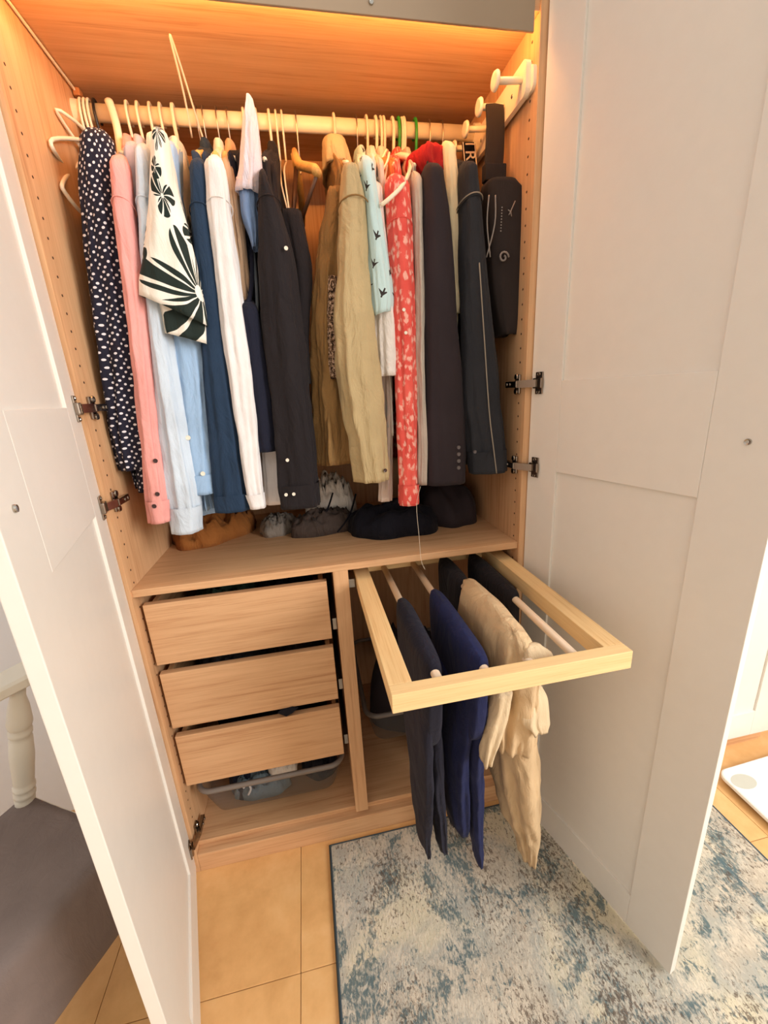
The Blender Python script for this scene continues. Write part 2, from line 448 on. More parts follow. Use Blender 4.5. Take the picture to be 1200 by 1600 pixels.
def door(sg, H, T, lab):
    H = Vector(H); T = Vector(T).normalized(); Nn = Vector((-sg*abs(T.y), -sg*T.x*(-1 if T.y > 0 else 1), 0))
    if abs(Nn.dot(T)) > 1e-3: Nn = Vector((-Nn.x*0+(-sg)*abs(T.y), 0, 0)); 
    Nn = Vector((T.y, -T.x, 0)) if (Vector((T.y, -T.x, 0)).x*(-sg)) > 0 else Vector((-T.y, T.x, 0))
    d = thing('door', H+T*25, lab, parent=wd)
    f = lambda p: H+T*p.x-Nn*p.y+Vector((0, 0, p.z))
    Z0, Z1, DW = 2.5, 231.0, 49.4
    def pc(n, s0, s1, t0, t1, z0, z1, bev): return box(n, s0, s1, t0, t1, z0, z1, M_DOOR, d, bev, f)
    pc('stile', 0, 8.8, 0, 1.9, Z0, Z1, 0.14); st = pc('stile', 39.0, DW, 0, 1.9, Z0, Z1, 0.14)
    for z0, z1 in ((Z0, 12.2), (110.4, 131.0), (221, Z1)): pc('rail', 8.8, 39.0, 0, 1.9, z0, z1, 0.14)
    for z0, z1 in ((12.2, 110.4), (131.0, 221)): pc('panel', 8.8, 39.0, 0.55, 1.4, z0, z1, 0.02)
    mesh_obj('knob_screw', bm_disc(bmesh.new(), f(Vector((44.6, 0, 120.4))), Nn, 0.5, 0.35, 14), M_SCREW, d)
    for z in (12.5, 110.7, 130.7, 214): hinge(z, H, T, Nn, sg, d)
door(-1, (-48.9, -0.3, 0), (0.252, -0.9677, 0), 'white panelled door standing open in front of the chair')
door(1, (49.6, -0.3, 0), (0.253, -0.9675, 0), 'white panelled door standing open over the patterned rug')

# drawers
M_DRSIDE = m_wood('drawer_side_wood', 1, srgb(206, 160, 114), srgb(170, 120, 80))
M_RUNNER = m_plain('runner_metal', srgb(168, 164, 160), 0.3, 1.0)
for zt, pull, wh in ((85.07, 2.2, 'upper'), (65.65, 2.2, 'middle'), (46.09, 2.2, 'lower')):
    d = thing('drawer', (-25, 25, zt-16.7), wh+' of the three oak-fronted drawers', parent=wd)
    box('drawer_front', -47.25, -3.66, pull, pull+1.8, zt-16.7, zt, M_OAKX, d, 0.12)
    for x in (-46.4, -5.7): box('drawer_side', x, x+1.2, pull+1.8, 52, zt-14.5, zt-0.8, M_DRSIDE, d, 0.08)
    box('drawer_back', -45.2, -5.7, 50.8, 52, zt-14.5, zt-0.8, M_DRSIDE, d, 0.05)
    box('drawer_bottom', -45.2, -5.7, pull+1.8, 50.8, zt-14.5, zt-13.9, M_DRSIDE, d, 0.02)
    for x0, x1 in ((-48.1, -47.3), (-3.2, -1.95)): box('runner', x0, x1, 4.5, 50, zt-15.6, zt-12.2, M_RUNNER, d, 0.15)

# pull-out basket under the drawers: translucent plastic with a rounded rim
def m_translucent(name, c, a):
    s = N(name); s.fin(c, 0.35); s.b.inputs['Alpha'].default_value = a; return s.m
M_BASK = m_translucent('smoky_basket_plastic', srgb(96, 98, 100), 0.30)
M_BRIM = m_plain('basket_rim_plastic', srgb(122, 112, 104), 0.35)
def rrect(x0, x1, y0, y1, r, z, n=6):
    out = []
    for cx, cy, a0 in ((x1-r, y0+r, -90), (x1-r, y1-r, 0), (x0+r, y1-r, 90), (x0+r, y0+r, 180)):
        for k in range(n+1):
            a = R_(a0+90*k/n); out.append((cx+r*math.cos(a), cy+r*math.sin(a), z))
    return out
def basket(x0, x1, y0, y1, z0, z1, lab):
    t = thing('pull_out_basket', ((x0+x1)/2, (y0+y1)/2, z0), lab, parent=wd)
    tube('basket_rim', rrect(x0, x1, y0, y1, 4, z1), 0.75, M_BRIM, t, 8, 0, True)
    bm = bmesh.new(); rings = []
    for dz, i in ((0, 0.3), (-4, 0.9), (z0+1.5-z1, 2.6), (z0-z1, 4.2)):
        rings.append([bm.verts.new(Vector(p)*U) for p in rrect(x0+i, x1-i, y0+i, y1-i, 4, z1+dz)])
    n = len(rings[0])
    for A, B in zip(rings, rings[1:]):
        for k in range(n): bm.faces.new((A[k], A[(k+1) % n], B[(k+1) % n], B[k]))
    bm.faces.new(rings[-1])
    mesh_obj('basket_shell', bm, M_BASK, t, True)
basket(-45.4, -4.2, 2.2, 50, 13.4, 25.9, 'smoky translucent basket below the three drawers')
basket(4.4, 45.6, 8.5, 50, 21, 34.5, 'smoky translucent basket behind the hanging trousers')

# pull-out trouser rack
TZ, YF, TX1, TX2 = 85.18, -42.09, 3.92, 46.89
rk = thing('trouser_rack', (25, -16, TZ-3.5), 'pale oak pull-out rack with rods for trousers', parent=wd)
box('front_bar', TX1, TX2, YF, YF+2.4, TZ-3.5, TZ, M_RACKX, rk, 0.12)
box('side_bar', TX1, TX1+3.9, YF+2.4, 12, TZ-3.5, TZ, M_OAKY, rk, 0.12)
box('side_bar', TX2-3.9, TX2, YF+2.4, 12, TZ-3.5, TZ, M_OAKY, rk, 0.12)
box('back_bar', TX1, TX2, 12, 14.4, TZ-3.5, TZ, M_RACKX, rk, 0.12)
RODS = (13.1, 21.8, 30.4, 39.2)
for x in RODS: tube('rod', [(x, YF+2.0, 82.4), (x, 12.4, 82.4)], 0.85, M_BEIGEROD, rk, 14)
for x0, x1 in ((1.95, 3.7), (47.05, 48.05)): box('runner', x0, x1, 3, 50, TZ-3.2, TZ-0.8, M_RUNNER, rk, 0.15)

# ------------------------------------------------------------------ neighbouring wardrobe, closed
nb = thing('wardrobe', (100, 28, 0), 'closed white wardrobe beyond the open right door, behind the bathroom scale', 'wardrobe')
box('carcass', 50.1, 149.6, 0.2, DEP, 0, HT, M_OAKZ, nb, 0.1)
box('plinth', 51.9, 147.8, -0.35, 0.15, 0, 6.0, M_OAKX, nb, 0.1)
for x0 in (50.4, 100.1):
    d = thing('door', (x0+24.7, -1, 5.5), parent=nb)
    def pc(n, a, b, t0, t1, z0, z1, bv): return box(n, x0+a, x0+b, -2.3+t0, -2.3+t1, z0, z1, M_DOOR, d, bv)
    for a, b in ((0, 8.8), (40.2, 49.2)): pc('stile', a, b, 0, 1.9, 5.5, 231, 0.14)
    for z0, z1 in ((5.5, 15.8), (110.4, 131), (221, 231)): pc('rail', 8.8, 40.2, 0, 1.9, z0, z1, 0.14)
    for z0, z1 in ((15.8, 110.4), (131, 221)): pc('panel', 8.8, 40.2, 0.7, 1.4, z0, z1, 0.02)

# wall return beside the wardrobe
wl = box('wall_return', -184, -52, 30, 58.5, -1.2, 262, M_WHITE, bev=0); tag(wl, kind='structure')

# ------------------------------------------------------------------ clothes: materials
def m_polka():
    s = m_fabric('navy_polka_cotton', srgb(34, 33, 48), None, 0.85, 500, 0.45, 0.03, 'raw')
    v = s.n('ShaderNodeTexVoronoi', voronoi_dimensions='2D', feature='F1'); v.inputs['Scale'].default_value = 1.0; v.inputs['Randomness'].default_value = 0.35
    m = s.coord('UV', (0.9, 0.9, 1), (0, 0, 0.6)); s.l(m, v.inputs['Vector'])
    dot = s.math('LESS_THAN', v.outputs['Distance'], 0.22)
    return s.fin(s.mix(dot, s._col, srgb(226, 222, 226)), 0.85, 0, 0.2)
def m_flower():
    """cream cotton printed with big dark petals that carry pale veins"""
    s = m_fabric('botanical_print_cotton', srgb(246, 240, 226), None, 0.85, 500, 0.3, 0.03, 'raw')
    c = s.n('ShaderNodeTexCoord'); sp = s.n('ShaderNodeSeparateXYZ'); s.l(c.outputs['UV'], sp.inputs[0])
    total = None
    for (u, v, R, n, ph, K) in ((6.0, 154.0, 13.0, 3.0, 0.2, 5.0), (-9.0, 158.5, 5.5, 1.5, 1.0, 6.0), (0.4, 168.0, 4.0, 1.5, 2.6, 7.0), (-1.2, 172.3, 2.6, 1.0, 0.9, 7.0), (1.4, 178.0, 3.6, 3.5, 0.9, 6.0), (-12, 168, 6, 3.5, .2, 7), (13, 165, 7, 3.5, .8, 7), (18, 150, 8, 3.5, .1, 7), (-16, 150, 7, 3, .4, 7)):
        dx = s.math('SUBTRACT', sp.outputs[0], u); dy = s.math('SUBTRACT', sp.outputs[1], v)
        r = s.math('SQRT', s.math('ADD', s.math('MULTIPLY', dx, dx), s.math('MULTIPLY', dy, dy)))
        th = s.math('ARCTAN2', dy, dx)
        wob = s.math('MULTIPLY', s.math('SINE', s.math('MULTIPLY_ADD', th, 2.0, ph)), 0.22)
        lobe = s.math('ABSOLUTE', s.math('COSINE', s.math('MULTIPLY_ADD', th, n, ph)))
        lim = s.math('MULTIPLY', s.math('ADD', s.math('POWER', lobe, 0.7), wob), R)
        inside = s.math('LESS_THAN', r, lim)
        core = s.math('GREATER_THAN', r, R*0.1)
        vein = s.math('SINE', s.math('ADD', s.math('MULTIPLY', th, n*K), s.math('MULTIPLY', r, 0.25)))
        dark = s.math('LESS_THAN', vein, 0.78)
        k = s.math('MULTIPLY', s.math('MULTIPLY', inside, core), dark)
        total = k if total is None else s.math('MAXIMUM', total, k)
    return s.fin(s.mix(total, s._col, srgb(36, 46, 42)), 0.85, 0, 0.2)
def m_birds():
    s = m_fabric('pale_blue_bird_cotton', srgb(196, 222, 222), None, 0.85, 500, 0.3, 0.03, 'raw')
    v = s.n('ShaderNodeTexVoronoi', voronoi_dimensions='2D', feature='F1'); v.inputs['Scale'].default_value = 1.0; v.inputs['Randomness'].default_value = 0.55
    m = s.coord('UV', (0.19, 0.19, 1), (0, 0, 0.5)); s.l(m, v.inputs['Vector'])
    d = s.n('ShaderNodeVectorMath', operation='SUBTRACT'); s.l(m, d.inputs[0]); s.l(v.outputs['Position'], d.inputs[1])
    sp = s.n('ShaderNodeSeparateXYZ'); s.l(d.outputs[0], sp.inputs[0])
    ax = s.math('ABSOLUTE', sp.outputs[0])
    wing = s.math('ABSOLUTE', s.math('SUBTRACT', s.math('MULTIPLY', ax, 0.75), s.math('ADD', sp.outputs[1], 0.06)))
    a = s.math('MULTIPLY', s.math('LESS_THAN', wing, s.math('SUBTRACT', 0.075, s.math('MULTIPLY', ax, 0.28))), s.math('LESS_THAN', ax, 0.24))
    body = s.math('MULTIPLY', s.math('LESS_THAN', ax, 0.035), s.math('LESS_THAN', s.math('ABSOLUTE', sp.outputs[1]), 0.17))
    return s.fin(s.mix(s.math('MAXIMUM', a, body), s._col, srgb(58, 52, 50)), 0.85, 0, 0.2)
def m_coral():
    s = m_fabric('coral_floral_cotton', srgb(234, 100, 88), srgb(218, 76, 68), 0.85, 500, 0.35, 0.03, 'raw')
    m = s.coord('UV', (0.8, 0.35, 1))
    a = s.noise(m, 1.6, 4, 0.6, 0.8)
    v = s.n('ShaderNodeTexVoronoi', voronoi_dimensions='2D'); v.inputs['Scale'].default_value = 1.2; s.l(s.coord('UV', (0.55, 0.36, 1)), v.inputs['Vector'])
    d = s.math('ADD', v.outputs['Distance'], s.math('MULTIPLY', s.math('SUBTRACT', a, 0.5), 1.6))
    f = s.ramp(d, [(0.12, (1, 1, 1, 1)), (0.34, (0, 0, 0, 1))])
    return s.fin(s.mix(s.math('MULTIPLY', f, 0.75), s._col, srgb(248, 196, 178)), 0.85, 0, 0.2)
def m_lining():
    s = m_fabric('speckled_lining', srgb(120, 92, 70), None, 0.85, 500, 0.3, 0.03, 'raw')
    f = s.noise(s.coord('UV', (1.6, 0.9, 1)), 1.5, 4, 0.7)
    return s.fin(s.ramp(f, [(0.44, srgb(34, 26, 22)), (0.52, srgb(150, 118, 92)), (0.62, srgb(214, 190, 166))]), 0.85)
F = {}
for k, c, kw in (
    ('pink', srgb(238, 164, 156), {}), ('lilac_grey', srgb(188, 186, 204), {}), ('pale_blue', srgb(204, 216, 228), {}),
    ('chambray', srgb(158, 188, 220), {}), ('petrol', srgb(36, 55, 78), {}), ('white', srgb(236, 230, 228), dict(wrinkle=0.3)),
    ('tan', srgb(196, 164, 134), {}), ('lavender', srgb(222, 212, 220), dict(wrinkle=0.9)), ('sleeve_blue', srgb(120, 146, 186), {}),
    ('navy', srgb(26, 28, 44), {}), ('black', srgb(34, 29, 31), {}), ('khaki', srgb(188, 166, 124), dict(wrinkle=0.8)),
    ('brown', srgb(146, 112, 68), dict(wrinkle=0.8)), ('linen', srgb(238, 230, 222), dict(wrinkle=0.6)), ('shell', srgb(226, 208, 196), {}),
    ('stone', srgb(196, 184, 170), {}), ('charcoal', srgb(50, 42, 46), dict(wrinkle=0.12)), ('cream', srgb(240, 226, 190), {}),
    ('denim', srgb(46, 47, 52), dict(wrinkle=0.5)), ('red', srgb(170, 36, 40), dict(wrinkle=1.0)), ('orange', srgb(226, 132, 74), {}),
    ('trouser_navy', srgb(30, 29, 42), dict(wrinkle=0.35)), ('trouser_blue', srgb(28, 34, 72), dict(wrinkle=0.35)),
    ('chino', srgb(208, 178, 138), dict(wrinkle=0.5)), ('chino_lit', srgb(214, 190, 154), dict(wrinkle=0.5)), ('trouser_black', srgb(30, 26, 30), {}),  # second chino tone is the same cloth painted lighter, as if lit
    ('ochre', srgb(158, 98, 46), dict(wrinkle=0.7)), ('grey', srgb(140, 130, 120), dict(wrinkle=0.8)), ('taupe', srgb(78, 66, 60), dict(wrinkle=0.8)),
    ('pocket', srgb(242, 236, 228), dict(wrinkle=0.8)), ('ink', srgb(20, 20, 30), {}), ('bag', srgb(48, 40, 38), dict(wrinkle=0.15)),
    ('throw', srgb(126, 112, 106), dict(wrinkle=0.25)), ('moss', srgb(46, 66, 52), {}), ('slate', srgb(74, 80, 86), {}), ('sky', srgb(110, 130, 142), {})):
    F[k] = m_fabric(k+'_cloth', c, None, **kw)
F['polka'] = m_polka(); F['flower'] = m_flower(); F['birds'] = m_birds(); F['coral'] = m_coral(); F['lining'] = m_lining()
M_BTNW = m_plain('pearl_button', srgb(240, 232, 214), 0.25); M_BTND = m_plain('dark_button', srgb(62, 40, 38), 0.3)
M_BTNG = m_plain('grey_button', srgb(96, 88, 88), 0.3); M_SEAMT = m_plain('tan_thread', srgb(176, 150, 110), 0.8)
M_STITCH = m_plain('pale_thread', srgb(150, 140, 126), 0.8)

# ------------------------------------------------------------------ hangers
HG = 'hangers on the clothes rail'
def hook_path(x, dz=0, dx=0.0, zlow=186.5):
    return [(x-dx, RY, zlow), (x-dx*.9, RY-0.2, zlow+2), (x-dx*0.4, RY-1.5, RZ-2.2), (x, RY-1.75, RZ), (x, RY-1.1, RZ+1.75), (x, RY+0.1, RZ+2.3),
            (x, RY+1.3, RZ+1.7), (x, RY+1.75, RZ+0.2), (x, RY+1.6, RZ-1.4)]
def hanger(x, label, kind='plastic', tilt=0.0, sh=0.0, drop=0.0, dx=0.0, front=True):
    """hook over the rail; arms run front to back; sh = sideways shift of the arm per cm of depth"""
    mats = {'plastic': (M_CREAM, M_CREAM, 0.32, 0.5), 'wood': (M_WIRE, M_HWOOD, 0.16, 0.75), 'wire': (M_WIRE, M_WIRE, 0.15, 0.16), 'green': (M_GREEN, M_GREEN, 0.38, 0.5), 'black': (M_BLACKP, M_BLACKP, 0.3, 0.5)}
    mh, mb, rh, rb = mats[kind]; zn = 186.5-drop; xn = x-dx
    t = thing('hanger', (xn, RY, 176-drop), label, 'hanger', HG)
    tube('hook', hook_path(x, 0, dx, zn), rh, mh, t, 8, 4)
    y = lambda d: RY+d
    X = lambda d: xn+sh*d
    arm = [(X(-19), y(-19), 178.2-drop+tilt), (X(-15), y(-15), 180.0-drop+tilt*.8), (X(-8), y(-8), 183.4-drop+tilt*.4), (X(-2), y(-2), 186.0-drop), (xn, RY, 186.7-drop),
           (X(2), y(2), 186.0-drop), (X(8), y(8), 183.4-drop-tilt*.4), (X(15), y(15), 180.0-drop-tilt*.8), (X(19), y(19), 178.2-drop-tilt)]
    tube('arm', arm, rb, mb, t, 8, 3, ry=rb*1.5 if kind == 'wood' else None)
    if kind != 'black': tube('trouser_bar', [(X(-18.6), y(-18.6), 178-drop+tilt), (X(18.6), y(18.6), 178-drop-tilt)], rb*0.7, mb, t, 8)
    return t

# ------------------------------------------------------------------ garments
CG = 'clothes on the rail'
def rows_px(px, Y, hd, sh=0.0):
    out = []
    for r in px:
        a = at(r[0], r[2], Y); b = at(r[1], r[2], Y)
        out.append(((a.x+b.x)/2, Y, (a.z+b.z)/2, max(0.3, (b.x-a.x)/2), hd if len(r) < 4 else r[3], sh))
    return out
def button(parent, px, py, Y, mat, r=0.5):
    p = at(px, py, Y)
    return mesh_obj('button', bm_disc(bmesh.new(), (p.x, p.y, p.z), (0, -1, 0), r, 0.22, 14), mat, parent, False)
def body(t, rows, xr, hem, mat, hw=1.5, hd=19.5, seed=0, amp=0.12, top=187.0, hdb=None):
    """the part of a garment that hangs between front and back sleeve"""
    xf0 = rows[0][0]; R = []
    def xf(z):
        for a, b in zip(rows, rows[1:]):
            if b[2] <= z <= a[2]: return a[0]+(b[0]-a[0])*(a[2]-z)/(a[2]-b[2])
        return rows[0][0] if z > rows[0][2] else rows[-1][0]
    for z, d, w in ((top, 4.5, 0.9), (top-2, 8, 1.15), (top-5, 13.5, 1.25), (top-8.5, hd, 1.2), (top-14, hd, 1.2), (top-30, hd-0.5, 1.15), (hem+25, hd, 1.1), (hem+8, hd, 1.0), (hem, hd, 1.0)):
        xb = xr+(xf(z)-xf0)*0.75
        R.append((xb, RY, z, hw*w, d, (xb-xf(z))/22.0*0.9))
    return loft('body', R, mat, t, 44, amp, 7, seed, 3.0, 2.0, 0.3)
def garment(name, label, cat, mat, px, Y, xr, hem=None, hd=3.4, hw=1.5, seed=1, cuff=None, cuff_mat=None, amp=0.1, collar=True, back=True, with_body=True, k=4, slant=0.0, hang='plastic', hlabel=None, bodyhd=19.5, top=187.0, ex=2.3, crump=0.0, dx=0.0, htop=True):
    rows = rows_px(px, Y, hd)
    r0 = rows[0]; rows = [(r0[0], Y+2.2, r0[2]+2.6, r0[3]*0.45, hd*0.5, 0), (r0[0], Y+0.8, r0[2]+1.3, r0[3]*0.8, hd*0.85, 0)]+rows
    t = thing(name, (r0[0], RY-8, hem if hem else rows[-1][2]), label, cat, CG)
    sl = loft('sleeve', rows, mat, t, 36, amp, k, seed, ex, 3.0, 0.35, 2.0, True, slant, False, crump)
    if cuff:
        L = rows[-1]; P = rows[-2]
        f = min(1.0, cuff/max(0.1, P[2]-L[2]))
        q = tuple(L[i]+(P[i]-L[i])*f for i in range(6))
        loft('cuff', [(q[0], q[1]-0.1, q[2], q[3]*1.04+0.12, q[4]*1.05, 0), (L[0], L[1]-0.1, L[2]-0.25, L[3]*1.04+0.12, L[4]*1.05, 0)], cuff_mat or mat, t, 30, amp*0.5, k, seed, ex, 3.0, 0, 1.5, False)
    if cuff:
        a = rows[3]
        tube('seam', [(a[0]+a[3]*1.09*math.cos(q), a[1]+a[4]*1.09*math.sin(q), a[2]+0.4-1.1*math.sin(q)) for q in [math.pi*2*i/28 for i in range(28)]], 0.11, mat, t, 6, 0, True)
    if with_body:
        body(t, rows, xr, hem if hem else rows[-1][2]+3, mat, hw, bodyhd, seed+7, top=top)
        if back:
            yb = min(52.5, RY+bodyhd+2)
            xb = xr+(xr-r0[0])*0.3
            loft('sleeve', [(xb, yb-2, 179.5, 0.8, 1.6), (xb, yb, 177, 1.6, 2.4), (xb, yb, 150, 1.7, 2.4), (xb, yb, max(rows[-1][2], 108), 1.6, 2.2)], mat, t, 20, 0.1, 4, seed+9)
    if collar and with_body:
        loft('collar', [(xr, RY-1, top+0.9, 1.25, 5.0), (xr, RY-1, top-0.6, 1.4, 6.0), (xr, RY-1, top-2.8, 1.5, 7.0)], mat, t, 28, 0.05, 4, seed+3, 2.4, 0.5, 0, 1.0, False, 0, True)
    if hang: hanger(xr+dx, hlabel or ('hanger inside the '+label.split(' with ')[0]), hang, 0, (xr-r0[0])/22.0*0.9, 187.0-top, dx)
    return t, rows

# 1 navy polka-dot shirt
t, r = garment('polka_dot_shirt', 'navy polka-dot long-sleeved shirt hanging leftmost against the side panel', 'shirt', F['polka'],
    [(128, 174, 222), (130, 184, 300), (142, 202, 420), (158, 219, 560), (178, 235, 690), (190, 238, 732)], 9, -43.4, 112, 3.2, 1.3, 3, amp=0.16, k=5, hang='black', hlabel='black hanger inside the navy polka-dot shirt')
loft('tail', rows_px([(200, 226, 560), (206, 234, 640), (214, 240, 710), (219, 242, 768)], 8.6, 1.3), F['polka'], t, 28, 0.12, 4, 21)
# 2 pink shirt
t, r = garment('pink_shirt', 'salmon-pink long-sleeved shirt with dark cuff buttons', 'shirt', F['pink'],
    [(176, 204, 262), (180, 210, 330), (190, 223, 430), (206, 237, 560), (222, 252, 690), (230, 266, 780), (235, 268, 812)], 5.8, -36.8, 104, 2.6, 1.2, 5, cuff=5.0, hlabel='cream hanger inside the salmon-pink shirt')
for q in ((243, 720), (246, 772), (241, 791)): button(t, q[0], q[1], 2.9, M_BTND, 0.5)
# 3 lilac-grey
garment('grey_shirt', 'thin lilac-grey shirt squeezed between the pink and pale blue shirts', 'shirt', F['lilac_grey'],
    [(196, 216, 240), (202, 222, 330), (212, 236, 470), (226, 252, 620), (240, 270, 760)], 10.5, -34.6, 106, 2.4, 1.0, 8, hlabel='cream hanger inside the lilac-grey shirt')
# 4 pale blue
t, r = garment('pale_blue_shirt', 'very pale blue long-sleeved shirt reaching lowest beside the pink shirt', 'shirt', F['pale_blue'],
    [(214, 236, 245), (218, 244, 330), (226, 256, 450), (240, 276, 580), (256, 298, 700), (268, 314, 790), (272, 314, 828)], 6.4, -32.0, 102, 2.8, 1.2, 11, cuff=6.0, hlabel='cream hanger inside the very pale blue shirt')
# 5 second pale shirt
garment('white_shirt', 'white shirt whose shoulder shows left of the flower-print shirt', 'shirt', F['white'],
    [(232, 250, 225), (236, 256, 300), (244, 270, 420), (258, 290, 560), (272, 306, 700)], 10, -29.8, 108, 2.4, 0.9, 13, hlabel='cream hanger inside the shirt left of the flower print')
# 6 chambray
t, r = garment('chambray_shirt', 'light blue chambray shirt with buttoned cuff under the flower-print shirt', 'shirt', F['chambray'],
    [(252, 278, 240), (256, 290, 360), (262, 312, 480), (272, 326, 570), (284, 331, 660), (296, 336, 740), (304, 337, 768)], 8.6, -27.2, 105, 2.8, 1.1, 17, cuff=4.5, hlabel='cream hanger inside the chambray shirt')
loft('tail', rows_px([(286, 322, 700), (292, 330, 750), (298, 338, 802)], 12, 2), F['chambray'], t, 26, 0.12, 4, 19)
for q in ((294, 684), (317, 740)): button(t, q[0], q[1], 5.5, M_BTNW, 0.55)
# 7 flower print short sleeve
t, r = garment('flower_print_shirt', 'cream short-sleeved shirt printed with large dark green flowers', 'shirt', F['flower'],
    [(244, 266, 225), (240, 278, 290), (234, 296, 360), (226, 314, 430), (224, 325, 488)], 5.2, -27.0, 118, 4.2, 1.2, 23, slant=-0.5, amp=0.05, collar=True, hlabel='cream hanger inside the flower-print shirt')
loft('turned_hem', rows_px([(246, 318, 470), (253, 322, 500), (258, 324, 530)], 5.6, 3.2), F['flower'], t, 34, 0.12, 3, 25, 2.2, 3.0, 0, 1.5, False, -0.3)
# 8 petrol blue
t, r = garment('blue_shirt', 'plain petrol-blue long-sleeved shirt beside the white shirt', 'shirt', F['petrol'],
    [(298, 324, 268), (300, 332, 340), (308, 348, 450), (316, 362, 560), (326, 378, 680), (335, 392, 770), (338, 394, 794)], 7.6, -20.6, 105, 3.2, 1.6, 29, cuff=5.5, hang='wood', hlabel='wooden hanger inside the petrol-blue shirt')
# 9 white shirt
t, r = garment('white_shirt', 'crisp white long-sleeved shirt between the blue and black shirts', 'shirt', F['white'],
    [(322, 352, 262), (326, 362, 330), (338, 376, 440), (352, 392, 560), (370, 404, 680), (384, 412, 770), (391, 415, 790)], 6.2, -17.6, 106, 2.6, 1.3, 31, cuff=5.0, hang='wood', hlabel='wooden hanger inside the crisp white shirt')
loft('tail', rows_px([(405, 432, 640), (412, 446, 740), (416, 450, 786)], 12, 2.0), F['white'], t, 26, 0.1, 4, 33)
# 10 tan shirt behind
garment('tan_shirt', 'tan shirt half hidden behind the crisp white shirt', 'shirt', F['tan'],
    [(346, 366, 262), (354, 378, 330), (362, 388, 420), (372, 398, 520)], 11, -15.2, 118, 2.4, 1.0, 35, hang='wood', hlabel='wooden hanger inside the tan shirt')
# 11 navy dress with scooped armhole
t, r = garment('navy_vest', 'dark navy sleeveless vest with scooped armhole left of the black shirt', 'vest', F['navy'],
    [(376, 404, 486), (380, 416, 560), (388, 428, 640), (396, 436, 705)], 7.4, -11.5, 120, 2.4, 0.9, 37, collar=False, hlabel='cream hanger inside the dark navy vest')
tube('strap', [at(378, 486, 7), at(389, 470, 7.5), at(394, 430, 9), at(392, 380, 12), at(388, 330, 16)], 0.5, F['navy'], t, 8, 5)
tube('strap', [at(402, 486, 7), at(401, 450, 8), at(397, 400, 11), at(393, 340, 16)], 0.35, F['slate'], t, 8, 5)
# 12 lavender short sleeve poking up in front of the rail
t = thing('lavender_shirt', (-11, 8, 160), 'crumpled lavender shirt sleeve standing up in front of the rail', 'shirt', CG)
loft('sleeve', rows_px([(385, 395, 160), (379, 401, 185), (377, 405, 225), (374, 408, 270), (370, 409, 304)], 8, 2.6), F['lavender'], t, 32, 0.12, 4, 41, 2.2, 2.5, 0.2, 1.6, True, -0.15)
loft('lining', rows_px([(371, 407, 302), (374, 405, 335), (386, 404, 366), (393, 402, 390)], 8.5, 2.0), F['sleeve_blue'], t, 28, 0.2, 3, 43)
loft('body', [(-10.0, 17, 186.0, 0.6, 6, 0), (-9.5, 22, 182, 1.0, 11, 0), (-9.0, 28, 172, 1.1, 17, 0), (-9.0, 29, 140, 1.1, 18, 0), (-9.5, 29, 122, 1.0, 18, 0)], F['lavender'], t, 36, 0.1, 6, 45)
hanger(-8.6, 'cream hanger inside the lavender shirt', 'plastic')
# 13 black shirt with pearl buttons
t, r = garment('black_shirt', 'black button-up shirt with small white buttons', 'shirt', F['black'],
    [(406, 420, 285), (404, 440, 330), (404, 458, 410), (412, 472, 520), (424, 484, 630), (436, 496, 740), (442, 500, 788)], 6.4, -5.6, 108, 3.4, 1.6, 47, cuff=5.5, hlabel='cream hanger inside the black button-up shirt')
for q in ((447, 388), (449, 719), (459, 772), (447, 773)): button(t, q[0], q[1], 2.6, M_BTNW, 0.42)
loft('placket', rows_px([(436, 470, 330), (452, 488, 420), (462, 484, 520), (470, 488, 600)], 11, 1.6), F['black'], t, 26, 0.1, 3, 49)
# 14 khaki jacket: brown body, khaki sleeve
t = thing('khaki_jacket', (7, 22, 112), 'khaki and brown cotton jacket with wrinkled sleeve', 'jacket', CG)
br = rows_px([(520, 552, 268), (505, 556, 350), (492, 556, 450), (490, 556, 560), (494, 554, 660), (497, 554, 724)], 10, 19, -0.05)
br = [(b[0], 29, b[2], b[3], 19, 0.0) for b in br]
loft('body', [(9.3, 28, 186.5, 1.4, 6, 0.02), (8.9, 28, 183, 2.2, 12, 0.02)]+[(b[0]+1.2, 29, b[2], b[3], 19, 0.06) for b in br], F['brown'], t, 48, 0.14, 6, 51, 2.8, 3, 0.4)
loft('sleeve', rows_px([(534, 560, 268), (530, 570, 320), (528, 574, 400), (522, 578, 480), (524, 586, 560), (536, 596, 640), (548, 603, 700), (556, 607, 750)], 5.6, 3.8), F['khaki'], t, 40, 0.12, 4, 53, 2.3, 3, 0.5, 1.6, True, 0.0, False, 0.35)
loft('front_panel', rows_px([(512, 536, 300), (500, 538, 360), (491, 540, 460), (489, 546, 540), (492, 552, 630), (497, 553, 690), (498, 553, 724)], 12.0, 3.0), F['brown'], t, 40, 0.13, 5, 55, 2.6, 3.0, 0.3, 2.0, True, 0, False, 0.45)
loft('lining', rows_px([(512, 526, 432), (510, 528, 500), (512, 530, 560), (516, 530, 592)], 8.9, 0.8), F['lining'], t, 24, 0.05, 3, 57)
loft('hem_panel', rows_px([(558, 590, 600), (560, 598, 680), (556, 596, 745)], 12, 2.5), F['khaki'], t, 28, 0.12, 3, 59)
loft('collar', [(8.6, 21.5, 186.6, 2.8, 5.0, 0), (8.8, 21.5, 184.5, 3.2, 6.0, 0), (9.0, 22, 181, 3.6, 7.4, 0)], F['khaki'], t, 32, 0.06, 4, 61, 2.4, 0.5, 0, 1, False, 0, True)
sr = rows_px([(528, 577, 330)], 5.4, 3.9)[0]
